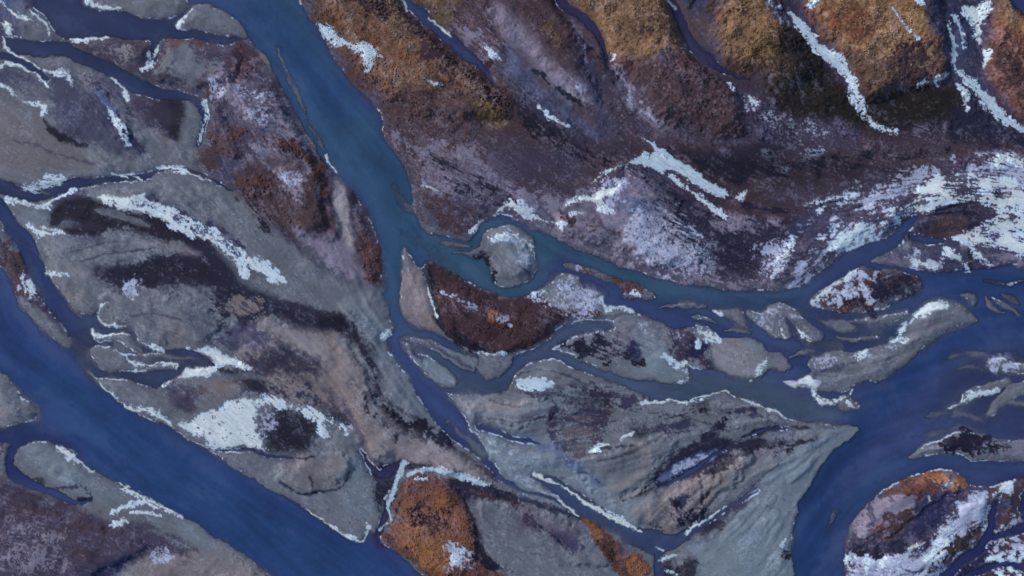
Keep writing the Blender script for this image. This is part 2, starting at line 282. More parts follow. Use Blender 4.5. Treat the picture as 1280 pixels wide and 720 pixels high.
# ------------------------------------------------------------------ snow and ice lying on the ground: one object per patch
# name | label | category | edge noise | shapes (S = ribbon x y halfwidth, P = outline, H = hole outline)
SNOW = r"""
ice_crust|white ice crust around the left tip of the top channel's upper bar|ice crust|2|S 110 -3 1.5 116 7 3 130 9 2.5 148 11 4;S 118 8 1.5 126 0 1
snow_patch|pale lumpy snow clump at the left edge near the top corner|snow patch|2.5|P 2 29 14 28 19 40 16 47 8 44
ice_crust|broken white crust line running down from the top left corner|ice crust|1.2|S 2 0 1 12 12 2 22 20 2 34 26 2.2 41 25 1
ice_crust|thin hooked white line on the grey flat in the top left corner|ice crust|1|S 38 12 .8 52 26 1.2 60 36 1.3 61 45 1
ice_crust|thin crust bordering the dark channel below the pale snow clump|ice crust|1|S 5 48 2 6 60 2 20 68 1.5 35 75 1.5 50 85 1.2
ice_crust|arched white crust over the dark pool at the left edge|ice crust|1.2|S -20 95 1 0 85 1.5 10 80 1.5 25 82 1.5 42 90 2 52 98 2.5 61 108 1.5
snow_patch|small white snow flag beside the slim grey rock tongue, upper left|snow patch|1.6|S 56 87 1.2 70 89 2 82 90 3.5 88 98 2.2 92 108 1.2
snow_patch|little cyan-white clump at the end of a crust line, upper left flats|snow patch|2|S -20 100 1 0 106 1 16 114 1.5 30 126 1.8 44 131 1.5;S 50 130 4 58 135 3.5 58 142 1
ice_crust|thin white edge on top of the brown islet between the two top channels|ice crust|.8|S 86 50 1.5 100 51 1.5 115 48 1.2 135 48 .7
snow_patch|forked white snow strip filling the notch between two brown islets at top|snow patch|1.6|S 199 56 2 195 65 3.4 190 73 1 188 80 3 179 87 2;S 187 64 1 184 76 1
ice_crust|white line on the left corner of the fan-shaped island|ice crust|.6|S 222 31 2 228 22 1.1 238 13 .8
snow_patch|bright wishbone of snow on the grey flat of the upper left|snow patch|.8|S 139 137 1.2 142 145 3.4 148 153 3 153 164 1.4 163 181 1;S 147 148 1.5 156 157 1.2 166 169 .7
ice_crust|short white crust on the bank right of the wishbone's top|ice crust|.9|S 139 97 .7 150 104 1.3 156 113 1.6 159 126 1.8
river_ice|broken ice in the narrow channel dropping past the brown heath, upper left|river ice|2.2|S 254 126 2 260 142 2.2 255 160 2.2 250 179 1.8
snow_patch|small snow stub at the top edge on the right bank of the middle river|snow patch|.8|S 374 -8 2.5 376 6 1.6
river_ice|blue-white branching ice sheet at the right bank of the middle river|ice sheet|3.2|P 398 32 412 34 421 44 436 53 452 57 472 64 479 71 471 79 467 88 460 92 456 80 446 68 431 57 415 58 408 45
river_ice|white sliver at the top edge where the narrow stream enters|river ice|.8|S 498 -2 .7 506 6 2 508 14 2.5
ice_crust|straight thin ice sliver on the narrow stream in the brown heath|ice crust|.6|S 536 22 .8 548 32 1.2 560 43 2 564 47 1
snow_patch|narrow looped snow line just right of the narrow stream's end|snow patch|.8|S 604 58 1.4 614 66 1.3 628 76 .7
snow_patch|faint curved snow scrap on the open brown heath|snow patch|.8|S 536 103 .6 541 107 1.4 551 110 .7
snow_patch|bright comma of snow on the dark heath between two ridges at top centre|snow patch|1.6|S 671 131 1 680 141 1.2 690 149 1.8 702 156 3.2 708 160 1.5
snow_patch|single white dot beside the end of the second dark stream|snow patch|.5|S 766 69 1.6 768 72 1.6
snow_patch|pale streak inside the dark stream at the top edge, right of centre|snow patch|.8|S 833 -4 1.6 838 6 2 843 13 1
snow_patch|upper of two small white patches below the dark stream's mouth|snow patch|1.6|S 911 106 2 914 114 3
snow_patch|lower right of two small white patches below the dark stream's mouth|snow patch|1.6|S 932 122 1 938 124 3 945 131 2
river_ice|small ice pool cut by the top edge above the long frozen stream|river ice|.8|S 1006 -4 4 1012 8 5
river_ice|long smooth frozen stream slanting down through the dark heath|frozen stream|1|S 985 17 2.5 995 28 6 1003 38 6 1014 52 5.5 1026 66 5 1040 79 5 1053 89 4.5 1063 102 3.5
snow_patch|broken trail of snow below the end of the long frozen stream|snow patch|3.4|S 1064 108 2 1066 122 3.5 1076 134 2 1085 152 3 1100 161 3 1117 166 1.6
river_ice|thin frozen trickle with a dark eye on the tan heath|frozen stream|1|S 1107 14 1.6 1112 26 1.5 1121 36 1.5 1127 43 3 1137 51 2;H 1125 40 1130 41 1135 49 1129 47
river_ice|small white pool at the top edge right of the tan heath's trickle|river ice|1|S 1136 -3 3.5 1143 9 3.5
snow_patch|ragged pale snow mass below the top edge near the right corner|snow patch|2.6|P 1203 5 1213 10 1228 5 1229 18 1224 30 1221 38 1225 52 1219 56 1214 40 1208 26 1202 15
snow_patch|lower pale clump beside the reddish heath at the right|snow patch|2|S 1226 62 2 1229 73 3.5 1225 87 2.5
river_ice|streaky frozen stream fanning down to the right edge below the corner|frozen stream|2.2|S 1180 34 1 1185 48 2.4 1190 68 5 1192 82 4 1200 95 5 1212 105 5 1222 118 6.5 1235 130 6 1248 145 5.5 1260 157 4 1290 164 3;S 1188 22 .7 1196 42 1 1202 62 .7
snow_patch|white L-shaped snow bank left of the fanning frozen stream|snow patch|1.6|S 1144 109 1.6 1155 104 2 1165 101 2.6 1176 99 2.6 1181 92 1.6;S 1163 104 3 1170 108 2
snow_patch|curved white hook of snow just below the fanning frozen stream|snow patch|1.3|S 1195 108 2 1201 116 3 1204 130 2.2 1206 138 .8
ice_crust|bright crust on the outer bend of the thin left channel|ice crust|1|S 200 210 2.2 212 210 2.5 226 211 1.8 240 218 1 250 222 1 262 227 .7
river_ice|cyan mottled ice filling the small left channel|river ice|4|S 30 237 3 50 234 7 68 227 7 80 222 2
snow_patch|white forked snow line on the bank under the cyan mottled ice|snow patch|1.5|S 8 250 1 25 253 2 42 257 3 60 256 4 68 250 2.6 78 243 1.3 92 238 1
snow_patch|small white triangle of snow above the dark stain, far left|snow patch|1.8|S 35 283 1.4 42 287 2 52 292 3.6 64 294 1.5 82 291 1;S 50 286 1 66 288 1 80 292 .8
snow_patch|great white crescent of snow arching over the upper left plain|snow patch|2.2|P 123 247 130 243 142 244 160 245 172 248 180 244 188 250 205 257 225 266 250 279 275 293 300 308 318 325 330 340 322 340 311 330 312 346 300 334 285 318 273 307 262 302 245 296 228 288 210 280 195 271 175 266 155 261 135 257;H 166 251 182 253 196 259 210 266 204 266 188 262 172 258;H 215 266 235 275 262 289 290 306 308 324 313 333 302 326 285 310 270 300 255 293 238 287 222 277
snow_patch|loose snow tail at the lower end of the great crescent|snow patch|4|S 322 322 3 335 338 6 346 348 4 355 354 2
ice_crust|two short white dashes in the thin left channel|ice crust|1.6|S 140 217 1 150 220 1.6 160 223 1.2;S 160 218 1 178 224 1.6
snow_patch|small white smear on the bank of the left side channel|snow patch|1.4|S 60 341 1.4 72 343 2.8 86 345 .8
snow_patch|pale speckled clump at the upper tip of the narrow left bar|snow patch|3|S 26 344 2 35 356 3 40 372 2.4
ice_crust|fine white line on the left bank halfway down the middle river|ice crust|.6|S 408 194 .9 414 206 1.1 423 215 1.1
snow_patch|lone bright dash of snow right of the middle river|snow patch|.5|S 528 231 .8 538 234 1.5 548 239 .7
snow_patch|white snow bank along the outer side of the loop channel|snow patch|2.6|S 590 290 1.4 597 281 1.5 602 273 1.8 615 267 2 630 260 2.5 640 258 6 655 264 5 672 272 3.5 688 277 2.5 706 282 1.4
snow_patch|white streak of frost across the top of the round island|snow patch|2.2|S 612 300 1 628 298 2.5 645 298 3 658 302 4 666 312 3
ice_sheet|smooth pale ice sheet shaped like a bird, centre right of the heath|ice sheet|1.2|P 786 204 795 198 810 194 819 191 812 183 802 173 807 172 820 184 835 193 850 202 865 212 880 224 895 234 906 240 909 245 895 243 880 237 865 226 855 220 842 213 829 213 829 219 815 212 800 206;H 823 192 832 196 829 199 822 197;H 803 196 812 195 811 199 804 199
snow_patch|thin snow line trailing left from the bird-shaped ice sheet|snow patch|1.3|S 787 206 1.6 775 210 1.4 762 215 1.5 750 222 1.2 740 229 .8
snow_patch|narrow snow strip parallel to and below the bird-shaped ice sheet|snow patch|1.8|S 838 220 1.5 850 228 3 862 236 1.5 878 250 3.5 890 262 2.5 903 272 1.5
snow_patch|angular white patch on the mauve heath above the blue channel|snow patch|3|P 706 259 716 247 735 244 752 237 771 232 766 242 753 251 756 262 766 267 750 265 738 253 722 252
snow_patch|small white smear below the angular white patch|snow patch|1.6|S 715 270 1.8 723 267 2.6 732 266 1.4
snow_patch|small white scrap right of the bird-shaped ice sheet's tail|snow patch|1.6|S 920 246 1.6 931 241 1.8
snow_patch|speckled snow band on the bank left of the big white expanse|snow patch|4.5|S 962 344 3 972 330 5 984 312 4 990 300 2
snow_patch|largest white expanse of snow at the right edge|snow patch|5|P 1114 261 1135 253 1150 234 1165 223 1185 221 1200 220 1232 222 1266 230 1280 240 1345 240 1345 332 1282 321 1256 311 1232 308 1205 303 1190 297 1212 289 1236 281 1246 270 1236 258 1222 253 1200 254 1178 254 1162 263 1148 268 1130 264;H 1180 235 1200 234 1230 236 1228 243 1200 243;H 1150 250 1160 244 1168 248 1158 256;H 1255 262 1268 258 1280 266 1266 274;H 1262 290 1280 286 1300 292 1280 300;H 1228 292 1240 288 1248 296 1236 302;H 1238 237 1251 236 1254 243 1244 246
snow_patch|separate snow band above the white expanse at the right edge|snow patch|4|S 1238 209 3 1258 201 7 1280 203 8 1345 205 9
snow_patch|white streak on the low ground left of the right-hand inlet|snow patch|2.2|S 1128 321 1.4 1140 327 2.5 1152 331 3 1168 337 3
snow_patch|snow tongue reaching the wide blue water from the right-hand flats|snow patch|3|S 1180 314 2.4 1192 321 4 1204 327 3.5 1210 336 2
snow_patch|narrow snow tongue next to the right-hand dark notch|snow patch|2.4|S 1214 312 2.5 1224 322 3.5 1236 333 3
snow_patch|white snow drift at the left end of the rusty speckled island|snow patch|2.6|S 1014 380 2 1022 373 4 1032 366 5 1042 358 3 1056 348 2 1068 339 1.4
snow_patch|white claw of snow at the head of the left inlet|snow patch|1|S 122 391 1.2 128 383 1.8 136 379 1.4;S 124 388 1 124 398 2 132 406 2.5 145 407 2.4 155 408 1.4
ice_crust|wavy white edge of the thin gravel hook in the left inlet|ice crust|1|S 114 410 1 117 419 1.4 128 420 1.5 145 418 1.2 159 418 .8
ice_crust|white rim along the tail of the oval bar in the left inlet|ice crust|.8|S 156 443 1.5 160 451 2 170 455 1.3 190 456 1 222 453 1.2;S 222 454 1 218 461 .8;S 167 464 1 180 462 1
snow_patch|short row of white lumps on the inlet's upper bank|snow patch|2|S 170 413 1 178 425 1 190 433 2 201 437 2.6
snow_patch|white arrow-shaped snow at the right end of the left inlet|snow patch|1.4|P 235 435 255 437 272 436 281 444 296 448 308 456 314 463 300 461 285 456 271 459 268 450 256 442
snow_patch|white snow wedge under the arrow-shaped one, left plain|snow patch|1.2|P 203 481 212 475 224 470 229 460 233 457 255 458 272 461 262 470 245 471 228 473 214 477 208 484
snow_patch|ragged white fringe on the upper bank of the wide left river|snow patch|2.2|S 142 493 1 155 503 2 170 511 2.6 186 512 4.5 198 520 4 208 528 2.5 215 533 1
snow_patch|broad pale blue snowfield beside the dark oval stain|snow field|2.4|P 221 531 240 525 258 516 275 510 290 503 308 498 320 499 322 508 319 522 321 540 328 554 331 565 322 561 300 557 280 560 263 557 257 546 240 540
snow_patch|feathery snow arc over the dark oval stain|snow patch|4.4|S 318 502 5 345 502 5 370 508 4.5 395 518 4.5 418 526 4 436 536 3;S 405 535 6 410 545 5
snow_patch|white snow strip at the tip of the bank under the wide left river|snow patch|1.8|S 73 556 2.4 82 563 4.5 92 570 4.5 104 580 2.4 116 589 1
snow_patch|long snow edge on the lower bank of the wide left river|snow patch|1.8|S 145 603 1.6 158 609 3.4 150 612 1.5 168 617 3 180 621 3.4 196 630 3.4 212 638 2.2 228 646 .8
snow_patch|double white streak on the lower left gravel bank|snow patch|1.6|S 142 641 2 155 636 2.6 170 629 2.2 184 625 2;S 166 641 1.4 182 641 1.4 200 643 1
snow_patch|small white scrap under the double streak, lower left bank|snow patch|1.6|S 142 656 1 150 654 2 161 652 1.5
ice_crust|thin white waterline around the gravel point of the lower middle bank|ice crust|.5|S 385 636 .5 400 646 .9 425 664 .9 445 675 1.3 455 677 1 459 668 1.2 460 657 1.4
river_ice|smooth white arc of ice capping the orange patch at the bottom|river ice|1|S 510 594 3 520 590 2.6 532 588 2 545 586 4.4 560 589 5 575 593 4.6 592 598 3.8 608 604 3;S 520 597 1 535 596 1
river_ice|upright ribbon of ice left of the orange patch at the bottom|river ice|1.2|S 505 580 4 499 592 6 494 606 4.4 490 620 3.4 486 634 2.6 489 648 2;S 475 662 1.4 484 654 1
snow_patch|dusty white spill on the orange patch at the bottom|snow patch|4|S 566 677 2 575 688 4 566 698 2
ice_crust|broken white ice line along the short straight channel, bottom centre|river ice|1|S 667 592 3 678 598 3 695 605 1.4 712 614 1.4 726 625 2.6 738 631 3.6 750 638 3 765 646 3 780 653 3.4 792 659 2.4 802 665 1
ice_crust|short white edge on the left bank of the bottom channel|ice crust|.6|S 700 625 1 704 631 1.4 714 637 1.6 724 644 1
ice_crust|small white leaf of ice on the grey flat left of bottom centre's pool|ice crust|.9|S 736 562 1.3 742 560 3.2 752 557 2 762 556 1
ice_crust|tiny white leaf at a dark groove on the grey flat|ice crust|.8|S 776 547 1 783 543 2.4 792 540 1
ice_crust|white line on the right arm of the bottom pool|ice crust|1.2|S 858 668 3 868 658 2.4 882 650 1.3 895 641 1.5 908 632 1.2
river_ice|white ice shelf under the bottom pool|river ice|1.6|S 824 700 2 834 697 3.4 846 694 2;S 834 714 2 846 718 2.6;S 820 686 .8 828 688 1.4
ice_crust|white sliver between the sand bar and the red-brown island|ice crust|1|S 536 360 1.4 540 372 2.2 543 383 1.4 547 396 .8
snow_patch|faint white patch on the left bank at the middle river's fork|snow patch|2.4|S 478 421 2.6 486 416 2.6
snow_patch|white dashes on the lower edge of the red-brown island|snow patch|1.2|S 600 441 1.2 612 443 2 630 443 1
snow_patch|white boot-shaped snow at the right tip of the red-brown island|snow patch|1.2|S 752 373 2 754 381 2.2 765 385 2 780 387 1.8 791 391 1.4
snow_patch|white lump on the tip of the thin brown spit|snow patch|2|S 789 368 3 798 369 4 803 371 2
river_ice|small pale blue ice pan at the bank below the red-brown island|ice sheet|1.4|P 648 481 655 476 670 472 682 476 692 482 680 485 660 486
ice_crust|thin white edge of the silt shore below the middle channel|ice crust|.9|S 799 503 1.6 806 503 2 822 501 1.6 845 501 1.4 860 503 1;S 864 499 .8 885 495 1 905 491 1.2 920 497 .8 950 506 .6 985 520 .8
snow_patch|white zigzag snow on the lower edge of the big silt island|snow patch|1.4|S 829 443 2.4 838 449 3 848 456 2.6 858 454 2.4 866 459 2.4 880 461 1.2;S 857 462 1 861 470 1.2 856 476 .8 842 479 .6
snow_patch|triangular snow scrap on top of the big silt island|snow patch|2|S 871 406 1.6 877 415 3 888 420 5 900 426 2;S 874 424 1.6 873 432 1.2
snow_patch|white rim on the right end of the big silt island|snow patch|2|S 957 452 3 949 460 3 948 470 2.4 938 475 1
ice_crust|icy left corner of the triangular gravel bar|ice crust|.6|S 892 388 .8 898 391 1.3 903 394 .8
ice_crust|white flecks under the arched gravel bar|ice crust|2|S 975 412 1.4 981 421 1.6;S 996 408 1 1004 417 2 1018 426 1.6
snow_patch|white triangle of snow at the left tip of the long curved bar|snow patch|1|P 980 477 994 477 1004 471 1014 468 1024 480 1020 487 1006 482 990 483
snow_patch|ragged white snow below the left tip of the long curved bar|snow patch|2.6|S 1018 491 3 1024 500 4.6 1036 504 4 1048 500 2 1056 495 1.4
snow_patch|small white islet snow beside the ragged patch, under the curved bar|snow patch|2|S 1058 500 2.4 1063 508 2.4 1071 510 1.6
snow_patch|bright white cap of snow on the upper end of the long curved bar|snow patch|1.6|P 1143 394 1152 386 1166 376 1174 378 1183 379 1181 386 1166 390 1154 394
snow_patch|small snow clumps on the middle of the long curved bar|snow patch|2|S 1115 426 1.4 1124 422 2.6 1133 422 2;S 1132 404 1.6 1124 414 2
snow_patch|white clump on the upper left part of the long curved bar|snow patch|2.2|S 1070 448 2.4 1077 441 3.4 1083 438 1.6
snow_patch|white snow edge on the tapering bar near the right edge|snow patch|1.8|S 1203 503 2 1212 497 4.4 1226 492 3.6 1246 490 2
snow_patch|white smear on the orange cap of the bottom right island|snow patch|1.2|S 1178 604 1.6 1187 600 3.2
snow_patch|small bright snow dot in the dark hollow of the bottom right island|snow patch|1|S 1155 619 2 1156 624 2.4
snow_patch|bright snow wedge in the middle of the bottom right island|snow patch|1.6|S 1129 684 1 1140 680 2.4 1152 676 2
snow_patch|tiny white snow fleck on the pale shore left of the lower right river|snow patch|.8|S 980 673 1.4 977 679 2.6
snow_patch|pale snow lump at the waterline of the bottom right island|snow patch|1.2|S 1058 700 2.4 1062 712 4
snow_patch|curved white rim on the marsh at the lower right edge|snow patch|2|S 1240 624 2.4 1250 610 3 1262 604 3
"""
